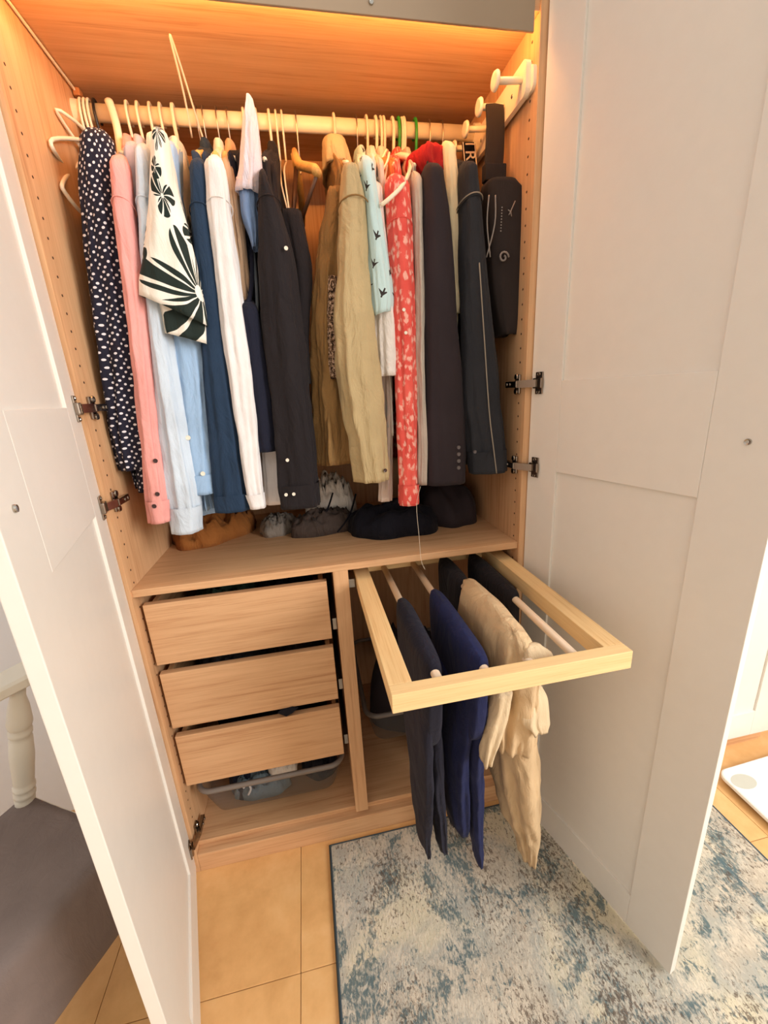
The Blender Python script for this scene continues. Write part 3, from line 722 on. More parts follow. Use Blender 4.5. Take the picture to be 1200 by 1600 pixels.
tube('shoulder_seam', [(sr[0]+sr[3]*1.02*math.cos(a), sr[1]+4.0*math.sin(a), sr[2]+math.sin(a*1.0)*-1.4) for a in [math.pi*2*i/28 for i in range(28)]], 0.16, F['brown'], t, 6, 0, True)
button(t, 602, 735, 2.0, M_BTND, 0.45)
hanger(9.9, 'thick cream hanger inside the khaki jacket', 'plastic')
# 15 bird print shirt
t, r = garment('bird_print_shirt', 'pale blue short-sleeved shirt printed with small dark birds', 'shirt', F['birds'],
    [(560, 582, 262), (566, 592, 330), (572, 604, 410), (577, 613, 470), (580, 611, 492)], 5.4, 15.4, 122, 3.0, 1.2, 63, slant=0.25, hang='wood', hlabel='wooden hanger inside the bird-print shirt')
# 16 white linen short sleeve
t, r = garment('linen_shirt', 'white linen shirt with short sleeve ending below the bird print', 'shirt', F['linen'],
    [(572, 596, 300), (578, 606, 400), (583, 619, 490), (586, 624, 560), (588, 625, 588)], 7.6, 18.0, 120, 3.0, 1.2, 65, hlabel='cream hanger inside the white linen shirt')
# 17 shell shirt below
garment('shell_shirt', 'pale shell-coloured shirt showing below the white linen sleeve', 'shirt', F['shell'],
    [(582, 598, 300), (584, 604, 420), (588, 610, 540), (590, 612, 640), (592, 613, 740), (592, 613, 781)], 11, 20.4, 104, 2.2, 1.0, 67, hlabel='cream hanger inside the shell-coloured shirt')
# 18 orange blouse behind wire hangers
garment('orange_blouse', 'orange sleeveless blouse behind the bare cream hangers', 'blouse', F['orange'],
    [(590, 622, 262), (592, 622, 300), (598, 624, 360)], 15, 21.6, 128, 2.0, 1.0, 69, collar=False, back=False, hlabel='cream hanger inside the orange blouse')
# 19 coral floral
t, r = garment('coral_shirt', 'coral-red floral shirt with pale blossoms', 'shirt', F['coral'],
    [(602, 638, 290), (606, 642, 360), (610, 646, 460), (616, 648, 560), (620, 650, 660), (624, 652, 740), (624, 653, 785)], 6.0, 24.6, 104, 2.8, 1.4, 71, cuff=5.0, hlabel='cream hanger inside the coral-red floral shirt')
for q in ((631, 484), (634, 520)): button(t, q[0], q[1], 3.0, M_BTNW, 0.4)
# 20 stone shirt
t, r = garment('stone_shirt', 'slim stone-grey shirt between the coral shirt and the dark blazer', 'shirt', F['stone'],
    [(641, 658, 285), (644, 660, 360), (646, 662, 460), (649, 664, 580), (651, 666, 690), (652, 666, 756)], 6.8, 27.0, 107, 2.2, 0.9, 73, hlabel='cream hanger inside the stone-grey shirt')
# 21 blazer
t, r = garment('blazer', 'dark charcoal blazer with four buttons on its cuff', 'blazer', F['charcoal'],
    [(660, 690, 275), (660, 700, 330), (660, 708, 420), (662, 716, 540), (664, 724, 660), (667, 727, 754)], 6.2, 30.6, 106, 3.8, 1.8, 75, amp=0.04, hang='green', hlabel='green plastic hanger inside the dark charcoal blazer')
for i in range(4): button(t, 716.5, 699+i*10.6, 2.3, M_BTNG, 0.5)
# 22 red scarf
t = thing('red_scarf', (31, 18, 180), 'crumpled dark red scarf bunched above the blazer shoulder', 'scarf')
loft('scarf', rows_px([(658, 670, 236, 2.5), (647, 684, 239, 4.4), (640, 691, 247), (640, 694, 262), (650, 694, 282)], 14, 5.5), F['red'], t, 40, 0.16, 5, 77, 2.1, 1.5, 0.2, 1.0, True, 0, False, 0.6)
# 23 cream shirt
t, r = garment('cream_shirt', 'cream shirt showing between the blazer and the denim jacket', 'shirt', F['cream'],
    [(690, 710, 238), (692, 714, 290), (697, 716, 380), (702, 716, 450), (706, 715, 492)], 9.6, 34.2, 116, 2.6, 1.2, 79, hang='wire', hlabel='wire hanger inside the cream shirt')
button(t, 711, 473, 6.9, M_BTND, 0.3)
# 24 denim jacket
t, r = garment('denim_jacket', 'dark denim jacket with stitched cuff next to the black bag', 'jacket', F['denim'],
    [(718, 740, 272), (718, 748, 330), (720, 758, 420), (722, 770, 530), (726, 780, 640), (732, 786, 700), (736, 788, 735)], 5.6, 37.6, 109, 3.8, 1.7, 81, cuff=5.5, amp=0.08, hang='wire', hlabel='wire hanger inside the dark denim jacket')
fr = r[2:]
tube('seam', [(a[0]-a[3]*0.15+0.25*i, a[1]-a[4]*1.2, a[2]) for i, a in enumerate(fr[2:])], 0.14, M_STITCH, t, 6, 4)
a = fr[1]; tube('seam', [(a[0]+a[3]*1.12*math.cos(q), a[1]+a[4]*1.12*math.sin(q), a[2]+1.0-0.9*math.sin(q)) for q in [math.pi*2*i/24 for i in range(24)]], 0.13, M_STITCH, t, 6, 0, True)
button(t, 742, 706, 1.7, M_BTNG, 0.45)

# ------------------------------------------------------------------ bare hangers
def bare(x, pts_list, mat, r, label, hookdx=0.0, hook_low=186.5, hookmat=None, hr=None, bodymat=None):
    t = thing('hanger', (x, RY, 176), label, 'hanger', HG)
    tube('hook', hook_path(x, 0, hookdx, hook_low), hr or r, hookmat or mat, t, 8, 4)
    for n_, P, rr, cl in pts_list: tube(n_, P, rr, bodymat or mat, t, 8, 3, cl)
    return t
def onx(px, py, X):
    v = FW + RT*((px-600)/FPX) - UP*((py-800)/FPX)
    return CAMP + v*((X-CAMP.x)/v.x)
tip1 = onx(88, 171, -47.4); tip2 = onx(82, 218, -47.4); tip3 = onx(98, 286, -47.4); low3 = onx(126, 331, -46.5)
bare(-46.2, [('arm', [at(140, 212, 27), at(118, 190, 22), tip1, at(108, 205, 22), at(132, 238, 26)], 0.34, False)], M_CREAM, 0.3, 'bare cream hanger with its tip nearest the cable clip', 0.4)
bare(-45.4, [('arm', [at(140, 221, 27), at(115, 217, 21), tip2, onx(84, 235, -47.4), at(108, 270, 22), at(132, 300, 27)], 0.38, False)], M_CREAM, 0.3, 'bare cream hanger with squared end beside the side panel', 0.2)
bare(-44.6, [('arm', [at(138, 245, 27), at(112, 266, 22), tip3, onx(101, 300, -47.2), low3, at(140, 338, 30)], 0.4, False)], M_CREAM, 0.3, 'bare cream hanger hanging lowest beside the side panel', 0.2)
# thick pale hanger in front of the polka-dot shirt
t = thing('hanger', (-40, 20, 172), 'thick pale moulded hanger in front of the polka-dot shirt', 'hanger', HG)
P = [at(a, b, y) for a, b, y in ((170, 158, 26.4), (176, 175, 26), (183, 200, 25.5), (187, 225, 25), (190, 245, 24))]
tube('hook', P+[], [0.9, 0.85, 0.8, 0.8, 0.8], M_CREAM, t, 10, 3)
tube('arm', [at(a, b, y) for a, b, y in ((185, 252, 18), (170, 233, 14), (152, 224, 10), (146, 234, 9), (150, 256, 9), (160, 284, 10), (172, 300, 12), (180, 312, 15))], 0.75, M_CREAM, t, 10, 5)
# wire hanger that sticks up and forward
t = thing('hanger', (-22.4, 20, 186), 'thin wire hanger sticking up and forward above the rail', 'hanger', HG)
tip = at(266, 58, 11)
tube('hook', hook_path(-22.0, 0, 0, 187.5), 0.16, M_WIRE, t, 8, 4)
tube('arm', [at(300, 215, 26), at(288, 150, 20), at(268, 68, 12), tip, at(268, 60, 11.5), at(287, 118, 17), at(312, 200, 25), at(324, 235, 28)], 0.2, M_CREAM, t, 8, 4)
# hanger with turned-up wooden clamp (trouser hanger) in the gap
t = thing('hanger', (0.7, 22, 165), 'wooden trouser hanger with dark bars hanging bare in the gap', 'hanger', HG)
tube('hook', hook_path(0.7, 0, 0, 184), 0.17, M_WIRE, t, 8, 4)
tube('arm', [at(a, b, y) for a, b, y in ((460, 236, 27), (463, 248, 23), (468, 258, 20), (482, 262, 16), (492, 264, 13), (496, 271, 11.5))], [0.7, 0.95, 1.0, 1.0, 1.0, 1.0], M_HWOOD, t, 10, 0)
tube('arm', [at(460, 240, 28), (0.6, 36, 182), (0.4, 46, 178.5)], 0.9, M_HWOOD, t, 10, 3)
M_DKWOOD = m_plain('dark_bar', srgb(84, 52, 32), 0.5)
tube('bar', [at(463, 262, 24), at(456, 366, 22)], 0.55, M_DKWOOD, t, 8)
tube('bar', [at(494, 276, 12), at(462, 372, 21)], 0.45, M_DKWOOD, t, 8)
# slim cream hangers right of the black shirt and above the coral shirt
bare(-4.0, [('arm', [(-4.0, RY, 186.5), at(440, 290, 20), at(452, 340, 15), at(448, 358, 16)], 0.2, False)], M_CREAM, 0.24, 'slim cream hanger just right of the black shirt')
bare(-2.6, [('arm', [(-2.6, RY, 186.5), at(444, 268, 22), at(449, 310, 17), at(454, 350, 14), at(450, 362, 16)], 0.2, False)], M_CREAM, 0.24, 'slim cream hanger with long arm left of the wooden trouser hanger')
bare(20.2, [('arm', [(20.2, RY, 186), at(588, 243, 22), at(584, 252, 20), at(590, 262, 16), at(604, 234, 18), at(606, 245, 20)], 0.24, False)], M_CREAM, 0.24, 'slim cream hanger with folded arm over the orange blouse')
bare(22.4, [('arm', [(22.4, RY, 186), at(600, 244, 20), at(586, 284, 13), at(604, 255, 12), at(608, 240, 14), at(598, 300, 11)], 0.24, False)], M_CREAM, 0.34, 'cream hanger crossing in front of the orange blouse')
bare(24.8, [('arm', [(24.8, RY, 184.5), at(620, 245, 22), at(640, 246, 18)], 0.7, False)], M_CREAM, 0.26, 'cream hanger with a flat clip bar above the coral shirt')
bare(27.6, [('arm', [(27.6, RY, 186.5), at(638, 244, 20), at(641, 262, 10), at(630, 288, 3.5), at(610, 309, 2.2), at(595, 321, 3)], 0.42, False)], M_CREAM, 0.42, 'thick cream hanger sweeping in front of the coral shirt')
bare(26.2, [('arm', [(26.2, RY-.5, 188), (26.0, RY-1, 184), at(632, 268, 24)], 0.4, False)], M_GREEN, 0.4, 'bright green hanger hook left of the blazer', 0, 187)

# ------------------------------------------------------------------ peg rail, strap and bag on the right side panel
t = thing('peg_rail', (47, 15, 187), 'cream wooden peg rail screwed to the right side panel', 'peg rail')
def yz(px, py, X=46.6): return onx(px, py, X)
def prism(name, prof, x0, x1, mat, parent, bev=0.15):
    bm = bmesh.new(); A = [bm.verts.new(Vector((x0, y, z))*U) for y, z in prof]; B = [bm.verts.new(Vector((x1, y, z))*U) for y, z in prof]
    n = len(prof)
    for k in range(n): bm.faces.new((A[k], A[(k+1) % n], B[(k+1) % n], B[k]))
    bm.faces.new(A); bm.faces.new(B)
    return mesh_obj(name, bm, mat, parent)
def rr(y0, y1, z0, z1, r, n=6): return [(p[0], p[1]) for p in rrect(y0, y1, z0, z1, r, 0, n)]
prism('board', rr(1.6, 30, 187.4, 193.6, 1.4), 46.3, 47.4, M_CREAM, t)
prism('spacer', rr(0.6, 5, 187.9, 192.2, 1.2), 47.4, 48.1, M_CREAM, t)
for yy in (3.4, 11.4, 19.4, 27.4):
    bm = bm_tube(bmesh.new(), [(46.3, yy, 190.6), (40.6, yy, 190.2)], 0.62, 12)
    pg = mesh_obj('peg', bm, M_CREAM, t, True)
    mesh_obj('peg_head', bm_disc(bmesh.new(), (40.8, yy, 190.2), (-1, 0, 0), 1.7, 0.7, 20), M_CREAM, pg, True)
for yy in (7.4, 23.4): mesh_obj('screw', bm_disc(bmesh.new(), (46.3, yy, 190.2), (-1, 0, 0), 0.4, 0.12, 12), M_SCREW, t)

t = thing('sling_bag', (43, 7, 140), 'black sling bag with grey zips hanging by its strap from a peg', 'bag')
st = rows_px([(759, 787, 164), (760, 788, 200), (758, 787, 240), (756, 784, 280), (755, 786, 300)], 10.6, 0.35)
loft('strap', st, F['bag'], t, 28, 0.01, 3, 91, 5.0, 0.1, 0, 2.0, True)
a_, b_ = at(756, 268, 10), at(786, 268, 10)
box('strap_loop', a_.x-0.2, b_.x+0.2, 8.6, 10.8, a_.z-2.2, a_.z+1.2, F['bag'], t, 0.3)
bg = loft('pouch', rows_px([(757, 800, 288), (754, 813, 300), (756, 819, 340), (760, 820, 400), (764, 818, 450), (770, 810, 490), (778, 800, 525)], 8.2, 3.4), F['bag'], t, 44, 0.02, 3, 93, 3.4, 0.5, 0.1, 1.5)
for q in ((762, 770), (772, 764)):
    tube('zip', [at(q[0]+2, 305, 4.6), at(q[0]-1 if q[0] == 762 else q[0]+1, 350, 4.4), at(q[1]-4, 402, 4.7)], 0.16, m_plain('zip_grey', srgb(150, 142, 136), 0.4), t, 6, 5)
# printed marks on the pouch: ring swirl, arrow and a column of tiny strokes
M_PRINT = m_plain('grey_print', srgb(140, 130, 124), 0.5)
c0 = at(787, 402, 4.3)
bm = bmesh.new()
bm_tube(bm, [(c0.x+1.25*math.cos(q)*(1-0.05*i), c0.y, c0.z+1.3*math.sin(q)*(1-0.05*i)) for i, q in enumerate([k*0.5 for k in range(16)])], 0.22, 6)
mesh_obj('swirl_mark', bm, M_PRINT, t, True)
bm = bmesh.new(); P = [at(*q) for q in ((805, 314, 4.6), (798, 330, 4.5), (795, 336, 4.5))]
bm_tube(bm, P, 0.12, 6); bm_tube(bm, [at(794, 328, 4.5), at(798, 331, 4.5), at(799, 338, 4.5)], 0.12, 6)
mesh_obj('arrow_mark', bm, M_PRINT, t, True)
bm = bmesh.new()
for i in range(9):
    p = at(784.5-0.25*i, 324+4.6*i, 4.45); bm_box(bm, p.x-0.13, p.x+0.13, p.y-0.04, p.y+0.04, p.z-0.12, p.z+0.12)
mesh_obj('small_lettering', bm, M_PRINT, t)

t = thing('lettered_strap', (38, 24, 172), 'black strap with pale edges and the letters R M hanging from a peg', 'strap')
ys = 24.0
A, B, C_, D_ = at(722, 222, ys), at(743, 222, ys), at(728, 292, ys), at(746, 292, ys)
f_ = lambda p: Vector((A.x+(B.x-A.x)*p.x+(C_.x-A.x)*p.z, ys+p.y, A.z+(B.z-A.z)*p.x+(C_.z-A.z)*p.z))
def sbox(n, u0, u1, d0, d1, w0, w1, m, par): return box(n, u0, u1, d0, d1, w0, w1, m, par, 0, f_)
sbox('band', 0, 1, 0, 0.3, 0, 1, F['ink'], t)
for u0, u1 in ((0.03, 0.10), (0.90, 0.97)): sbox('edge_stripe', u0, u1, -0.06, 0, 0, 1, M_CREAM, t)
def text(n, body_, size, loc, ax, up, mat, parent, bold=False):
    c = bpy.data.curves.new(n, 'FONT'); c.body = body_; c.size = size*U; c.extrude = 0.0005; c.offset = 0.0009 if bold else 0.0
    c.align_x = 'CENTER'; c.align_y = 'CENTER'
    o = bpy.data.objects.new(n, c); COL.objects.link(o); bpy.context.view_layer.update()
    me = bpy.data.meshes.new_from_object(o.evaluated_get(bpy.context.evaluated_depsgraph_get())); bpy.data.objects.remove(o)
    ax = Vector(ax).normalized(); up = Vector(up).normalized(); nz = ax.cross(up)
    M = Matrix((ax, up, nz)).transposed().to_4x4(); M.translation = Vector(loc)*U; me.transform(M)
    me.materials.append(mat); o2 = bpy.data.objects.new(n, me); return lnk(o2, parent)
M_LET = m_plain('pale_letter', srgb(222, 206, 190), 0.5)
dn = (C_-A).normalized(); rt_ = (B-A).normalized()
for ch, w, sz, bo in (('I', 0.05, 3.4, False), ('R', 0.30, 3.8, False), ('M', 0.66, 3.8, True), ('/', 0.95, 3.4, True)):
    text('letter', ch, sz, f_(Vector((0.5, -0.12, w))), dn, rt_, M_LET, t, bo)

# ------------------------------------------------------------------ clothes lying on the shelf
SG = 'clothes lying on the shelf'
def crumple(name, label, cat, c, rx, ry, h, mat, seed, rot=0, **kw):
    o = heap(name, c, rx, ry, h, mat, None, seed, rot=rot, **kw); return tag(o, label, cat, SG)
crumple('ochre_jumper', 'ochre-brown crumpled jumper lying at the left end of the shelf', 'jumper', (-36, 39, S), 10.5, 15, 11, F['ochre'], 2.3, -0.5, freq=3.0, rough=0.7)
crumple('grey_cloth', 'crumpled shiny grey cloth right of the ochre jumper', 'cloth', (-16.5, 34, S), 6.5, 6.5, 6, F['grey'], 5.1, 0.2, freq=3)
crumple('white_cloth', 'white and beige cloth bundle behind the dark brown bundle', 'cloth', (1.0, 36.5, S), 8.5, 6, 18, F['pocket'], 7.7, 0.1, freq=2.8)
t = thing('drawstring_trousers', (-2, 33, S), 'dark brown bundled trousers with a black drawstring', 'trousers', SG)
heap('bundle', (-2.5, 28.5, S), 11, 5.0, 8, F['taupe'], t, 9.2, rot=0.15, freq=2.6)
tube('drawstring', [at(556, 772, 30), at(548, 800, 27), at(538, 818, 25.5), (at(527, 831, 25)).to_tuple()], 0.28, F['ink'], t, 8, 4)
tube('drawstring', [at(520, 770, 30), at(512, 795, 27.5), at(498, 824, 25.5)], 0.26, F['ink'], t, 8, 4)
crumple('navy_trousers', 'folded dark navy trousers lying below the coral shirt', 'trousers', (18.5, 22, S), 13.5, 8.5, 10, F['ink'], 11.4, -0.12, freq=1.3, rough=0.35)
crumple('charcoal_jumper', 'dark charcoal folded jumper at the right end of the shelf', 'jumper', (36.5, 30, S), 10, 13, 13, F['charcoal'], 13.5, 0.1, freq=1.2, rough=0.3)
th = tube('loose_thread', [at(657, 760, 4.5), at(651, 790, 3), at(655, 840, 1), at(658, 875, -0.5), at(664, 890, 0.0), at(662, 885, 0.2)], 0.055, m_plain('thread', srgb(236, 220, 196), 0.7), None, 5, 5)
tag(th, 'single pale thread hanging from the coral shirt over the shelf edge', 'thread')

# ------------------------------------------------------------------ trousers on the pull-out rack
TG = 'trousers on the pull-out rack'
def trousers(label, mat, x, y0, y1, legs, seed, ztop=83.6, mid=62, spread=2.2):
    t = thing('trousers', (x, (y0+y1)/2, 40), label, 'trousers', TG)
    yc, hd = (y0+y1)/2, (y1-y0)/2
    loft('seat', [(x, yc, ztop+0.5, 0.9, hd*0.97), (x, yc, ztop+0.1, 1.7, hd*0.995), (x, yc, ztop-1.2, 2.1, hd), (x, yc, ztop-3.2, 2.2, hd), (x, yc-0.3, 74, spread, hd*0.97), (x, yc-0.8, mid+3, spread*0.9, hd*0.8), (x, yc-1.0, mid-4, spread*0.35, hd*0.4)], mat, t, 52, 0.018, 5, seed, 3.6, 1.0, 0.1, 1.2)
    for i, L in enumerate(legs):
        loft('leg', [(a, b, c, d, e, 0) for a, b, c, d, e in L], mat, t, 40, 0.06, 3, seed+5+i, 2.5, 2.0, 0.5, 1.8, crump=0.3)
    return t
def P3(px, py, Y): p = at(px, py, Y); return p
def leg(x, yc, hw, hd, zt, pts):
    return [(x, yc, zt, hw, hd)]+pts
a = P3(668, 1322, -26); b = P3(690, 1318, -25); c = P3(706, 1275, -17)
trousers('dark navy trousers on the rod nearest the divider', F['trouser_navy'], 13.1, -35.5, -9.5, [
    [(12.3, -24, 72, 1.6, 10.5), (12.2, -25, 58, 1.8, 8.5), (12.6, -25.5, 42, 1.7, 6.0), (a.x-0.6, -26, a.z+4, 1.2, 4.0), (a.x, -26, a.z, 0.7, 3.0)],
    [(14.2, -23, 72, 1.5, 9.5), (14.8, -23.5, 58, 1.7, 7.5), (15.6, -24.5, 42, 1.5, 5.0), (b.x-0.5, -25, b.z+4, 1.2, 3.6), (b.x, -25, b.z, 0.8, 3.0)],
    [(14.6, -16, 72, 1.2, 6), (16.0, -16, 50, 1.4, 4.5), (c.x, -17, c.z, 0.9, 3.0)]], 101)
a = P3(747, 1340, -26); b = P3(715, 1268, -22)
trousers('bright navy blue trousers on the second rod', F['trouser_blue'], 21.8, -36.5, -7.5, [
    [(20.6, -22, 72, 1.6, 12), (20.2, -22, 55, 2.0, 10), (20.6, -22, 40, 2.2, 8), (b.x-1.0, -22, b.z+3, 2.0, 7), (b.x-0.6, -22, b.z-1, 1.3, 6)],
    [(23.0, -24, 72, 1.6, 11), (23.8, -24.5, 55, 2.0, 8), (24.9, -25, 40, 1.8, 5.5), (a.x-0.8, -26, a.z+9, 1.2, 3.5), (a.x-0.1, -26, a.z, 0.8, 2.6)]], 107)
# chinos: broad drape with waistband and turned-out pocket
t = thing('chinos', (31, -22, 12), 'wrinkled beige chinos draped over the third rod', 'trousers', TG)
x = 30.4
loft('seat', [(x-0.3, -21, 86.2, 0.8, 12), (x-0.2, -21.5, 85.4, 2.4, 14), (x, -22, 82.5, 3.6, 14.6), (x+0.3, -22.5, 76, 4.2, 14.2), (x+0.8, -22.5, 66, 4.2, 12.5), (x+1.4, -22.5, 56, 3.8, 10.5)], F['chino'], t, 60, 0.10, 5, 111, 2.8, 1.5, 0.4, 1.4, True, 0, False, 0.5)
e = P3(822, 1332, -25)
loft('leg', [(33.0, -24, 68, 4.6, 9), (34.4, -24, 55, 4.9, 8.5), (36.0, -24.5, 42, 4.6, 7.5), (37.6, -25, 30, 3.8, 6), (e.x-0.8, -25, e.z+8, 2.6, 4.5), (e.x, -25, e.z, 1.5, 3.5)], F['chino'], t, 44, 0.12, 4, 113, 2.4, 2.0, 0.6, 1.5, True, 0, False, 0.5)
fl_ = [P3(788, 1080, -35), P3(778, 1130, -35), P3(768, 1165, -35), P3(762, 1190, -35)]
loft('flap', [(p.x, -33.2, p.z, w, 3.2) for p, w in zip(fl_, (1.9, 2.1, 1.9, 1.3))], F['chino_lit'], t, 32, 0.12, 3, 115, 2.3, 1.5, 0.2, 1.2, True, 0.2, False, 0.3)
loft('pocket', [(P3(838, 1072, -34).x, -32, P3(838, 1072, -34).z, 1.6, 2.2), (P3(834, 1095, -34).x, -32.5, P3(834, 1095, -34).z, 2.9, 3.0), (P3(832, 1125, -34).x, -33, P3(832, 1125, -34).z, 3.2, 3.2), (P3(838, 1142, -34).x, -33, P3(838, 1142, -34).z, 2.2, 2.4)], F['chino_lit'], t, 36, 0.14, 4, 117, 2.2, 1.2, 0.1, 1.0, True, -0.35, False, 0.5)
loft('waistband', [(x+1.3, -35.2, 84.6, 1.6, 0.9), (x+1.9, -35.8, 83.0, 2.8, 1.2), (x+2.4, -35.8, 80.0, 2.9, 1.2)], F['chino_lit'], t, 30, 0.1, 3, 119, 2.3, 1.0, 0, 1.0)
# dark pairs further back
trousers('black trousers at the back of the third rod', F['trouser_black'], 30.4, -5.5, 11, [[(29.6, 3, 72, 1.8, 7.5), (29.4, 3, 50, 1.8, 7), (29.4, 3, 34, 1.6, 6)]], 121)
trousers('black trousers on the rod nearest the right door', F['trouser_black'], 39.2, -15.5, 11, [[(38.4, -2, 72, 1.8, 12), (38.2, 2, 50, 1.8, 7), (38.2, 2, 34, 1.6, 6)]], 127)

# ------------------------------------------------------------------ contents of drawers and baskets
DG = 'clothes in drawers and baskets'
def fold_pile(label, name, c, rx, ry, h, mat, seed, **kw): return tag(heap(name, c, rx, ry, h, mat, None, seed, **kw), label, 'clothes', DG)
zf = lambda zt: zt-13.85
fold_pile('dark green top lying in the upper drawer', 'folded_top', (-33, 22, zf(85.07)), 10, 15, 12.4, F['moss'], 31.2)
fold_pile('black top lying in the upper drawer', 'folded_top', (-15, 22, zf(85.07)), 8.5, 15, 12, F['ink'], 33.2)
fold_pile('slate-grey top lying in the middle drawer', 'folded_top', (-33, 22, zf(65.65)), 10, 15, 12, F['slate'], 35.2)
fold_pile('dark taupe top lying in the middle drawer', 'folded_top', (-15, 22, zf(65.65)), 8.5, 15, 12.4, F['taupe'], 37.2)
fold_pile('black jumper lying in the lower drawer', 'folded_top', (-25, 22, zf(46.09)), 17, 15, 11.5, F['ink'], 39.2)
p1 = at(434, 1117, 1.6); p2 = at(466, 1108, 1.6)
bm = bmesh.new()
pr = [(p1.x, p1.z+0.4), (p1.x+2.2, p1.z-1.2), (p2.x-1.8, p1.z-0.5), (p2.x, p2.z+0.2), (p2.x-1.5, p2.z+0.8), (p1.x+1, p1.z+1.1)]
Af = [bm.verts.new(Vector((x_, 1.75, z_))*U) for x_, z_ in pr]; Bf = [bm.verts.new(Vector((x_, 2.15, z_))*U) for x_, z_ in pr]
for k in range(6): bm.faces.new((Af[k], Af[(k+1) % 6], Bf[(k+1) % 6], Bf[k]))
bm.faces.new(Af); bm.faces.new(Bf)
tag(mesh_obj('sleeve_tip', bm, F['ink']), 'black corner of cloth poking over the lowest drawer front', 'cloth', DG)
fold_pile('dark navy cloth in the basket under the drawers', 'rolled_cloth', (-34, 17, 14.1), 7, 9.5, 12, F['navy'], 41.2)
fold_pile('black cloth at the right of the basket under the drawers', 'rolled_cloth', (-12, 17, 14.1), 6, 9, 12, F['ink'], 43.2)
fold_pile('sky-blue cloth pressed against the front of the basket under the drawers', 'rolled_cloth', (-30, 10, 14.1), 9, 3.6, 8.5, F['sky'], 45.2)
t = thing('white_underwear', (-23, 11, 16), 'crumpled white garment with straps in the basket under the drawers', 'clothes', DG)
heap('bundle', (-22.5, 10.5, 20.5), 4.8, 4.2, 8.2, F['pocket'], t, 47.2, freq=3)
tube('strap', [at(380, 1232, 6), at(386, 1225, 7), at(392, 1232, 6.5), at(388, 1242, 6)], 0.3, F['white'], t, 8, 4)
fold_pile('charcoal cloth in the basket behind the hanging trousers, heaped up in place of shade', 'rolled_cloth', (22, 26, 21.3), 14, 14, 34, F['charcoal'], 49.2, freq=1.4)  # real dark cloth, pile enlarged to hide the bright back and stand for shade

# ------------------------------------------------------------------ rug
def m_rug():
    s = N('distressed_rug'); v = s.coord('Object', (1, 1, 1))
    st = s.noise(s.coord('Object', (170, 75, 1)), 1.0, 3, 0.65, 0.3)
    st2 = s.noise(s.coord('Object', (75, 44, 1)), 1.0, 4, 0.7, 1.2)
    med = s.noise(v, 9.5, 5, 0.62, 1.4); big = s.noise(v, 3.6, 3, 0.5, 1.0)
    base = s.ramp(big, [(0.36, srgb(190, 178, 160)), (0.5, srgb(172, 170, 160)), (0.62, srgb(206, 196, 170))])
    vo = s.n('ShaderNodeTexVoronoi', voronoi_dimensions='2D'); vo.inputs['Scale'].default_value = 3.4; vo.inputs['Randomness'].default_value = 0.7
    wv = s.n('ShaderNodeVectorMath', operation='MULTIPLY_ADD'); nz_ = s.n('ShaderNodeTexNoise'); nz_.inputs['Scale'].default_value = 9; s.l(v, nz_.inputs['Vector'])
    s.l(nz_.outputs['Color'], wv.inputs[0]); wv.inputs[1].default_value = (0.09, 0.09, 0); s.l(v, wv.inputs[2]); s.l(wv.outputs[0], vo.inputs['Vector'])
    ring = s.ramp(vo.outputs['Distance'], [(0.22, (0, 0, 0, 1)), (0.34, (1, 1, 1, 1)), (0.48, (1, 1, 1, 1)), (0.62, (0.25, 0.25, 0.25, 1))])
    tf = s.math('ADD', s.math('ADD', s.math('MULTIPLY', med, 0.55), s.math('MULTIPLY', st2, 0.40)), s.math('MULTIPLY', ring, 0.11))
    teal = s.ramp(tf, [(0.555, (0, 0, 0, 1)), (0.595, (1, 1, 1, 1))])
    c = s.mix(s.math('MULTIPLY', teal, 0.85), base, srgb(78, 102, 108))
    pale = s.ramp(s.math('ADD', s.math('MULTIPLY', s.noise(v, 13, 4, 0.6, 0.8), 0.5), s.math('MULTIPLY', st, 0.5)), [(0.47, (0, 0, 0, 1)), (0.57, (1, 1, 1, 1))])
    c = s.mix(s.math('MULTIPLY', pale, 0.6), c, srgb(220, 208, 188))
    dark = s.ramp(s.math('ADD', s.math('MULTIPLY', s.noise(s.coord('Object', (135, 80, 1)), 1.0, 4, 0.8, 0.6), 0.66), s.math('MULTIPLY', s.noise(v, 5, 3, 0.5, 0.6), 0.34)), [(0.535, (0, 0, 0, 1)), (0.585, (1, 1, 1, 1))])
    c = s.mix(s.math('MULTIPLY', dark, 0.8), c, srgb(92, 78, 68))
    sp = s.n('ShaderNodeSeparateXYZ'); s.l(v, sp.inputs[0])
    for x0, w in ((0.957, 0.005), (0.0, 0.0)):
        if w:
            ln = s.math('LESS_THAN', s.math('ABSOLUTE', s.math('SUBTRACT', sp.outputs[0], x0)), w)
            c = s.mix(s.math('MULTIPLY', ln, 0.6), c, srgb(86, 108, 116))
    s.bump(s.math('ADD', st, s.math('MULTIPLY', st2, 0.6)), 0.7, 0.004)
    return s.fin(c, 0.95, 0, 0.1)
t = thing('rug', (48, -60, 0), 'distressed teal and cream patterned rug under the right door', 'rug')
RX0, RX1, RYa, RYb = -11.1, 108.4, -230, -1.6
o = mesh_obj('pile', bm_box(bmesh.new(), RX0+0.7, RX1-0.7, RYa+0.7, RYb-0.7, 0, 1.0, 0.3), m_rug(), None); o.parent = t; o.location = -t.location
M_BIND = m_fabric('rug_binding', srgb(66, 80, 88), None, wrinkle=0.1)
tube('binding', [(RX0+0.5, RYa, 0.52), (RX0+0.5, RYb-0.5, 0.52), (RX1-0.5, RYb-0.5, 0.52), (RX1-0.5, RYa, 0.52)], 0.52, M_BIND, t, 8)

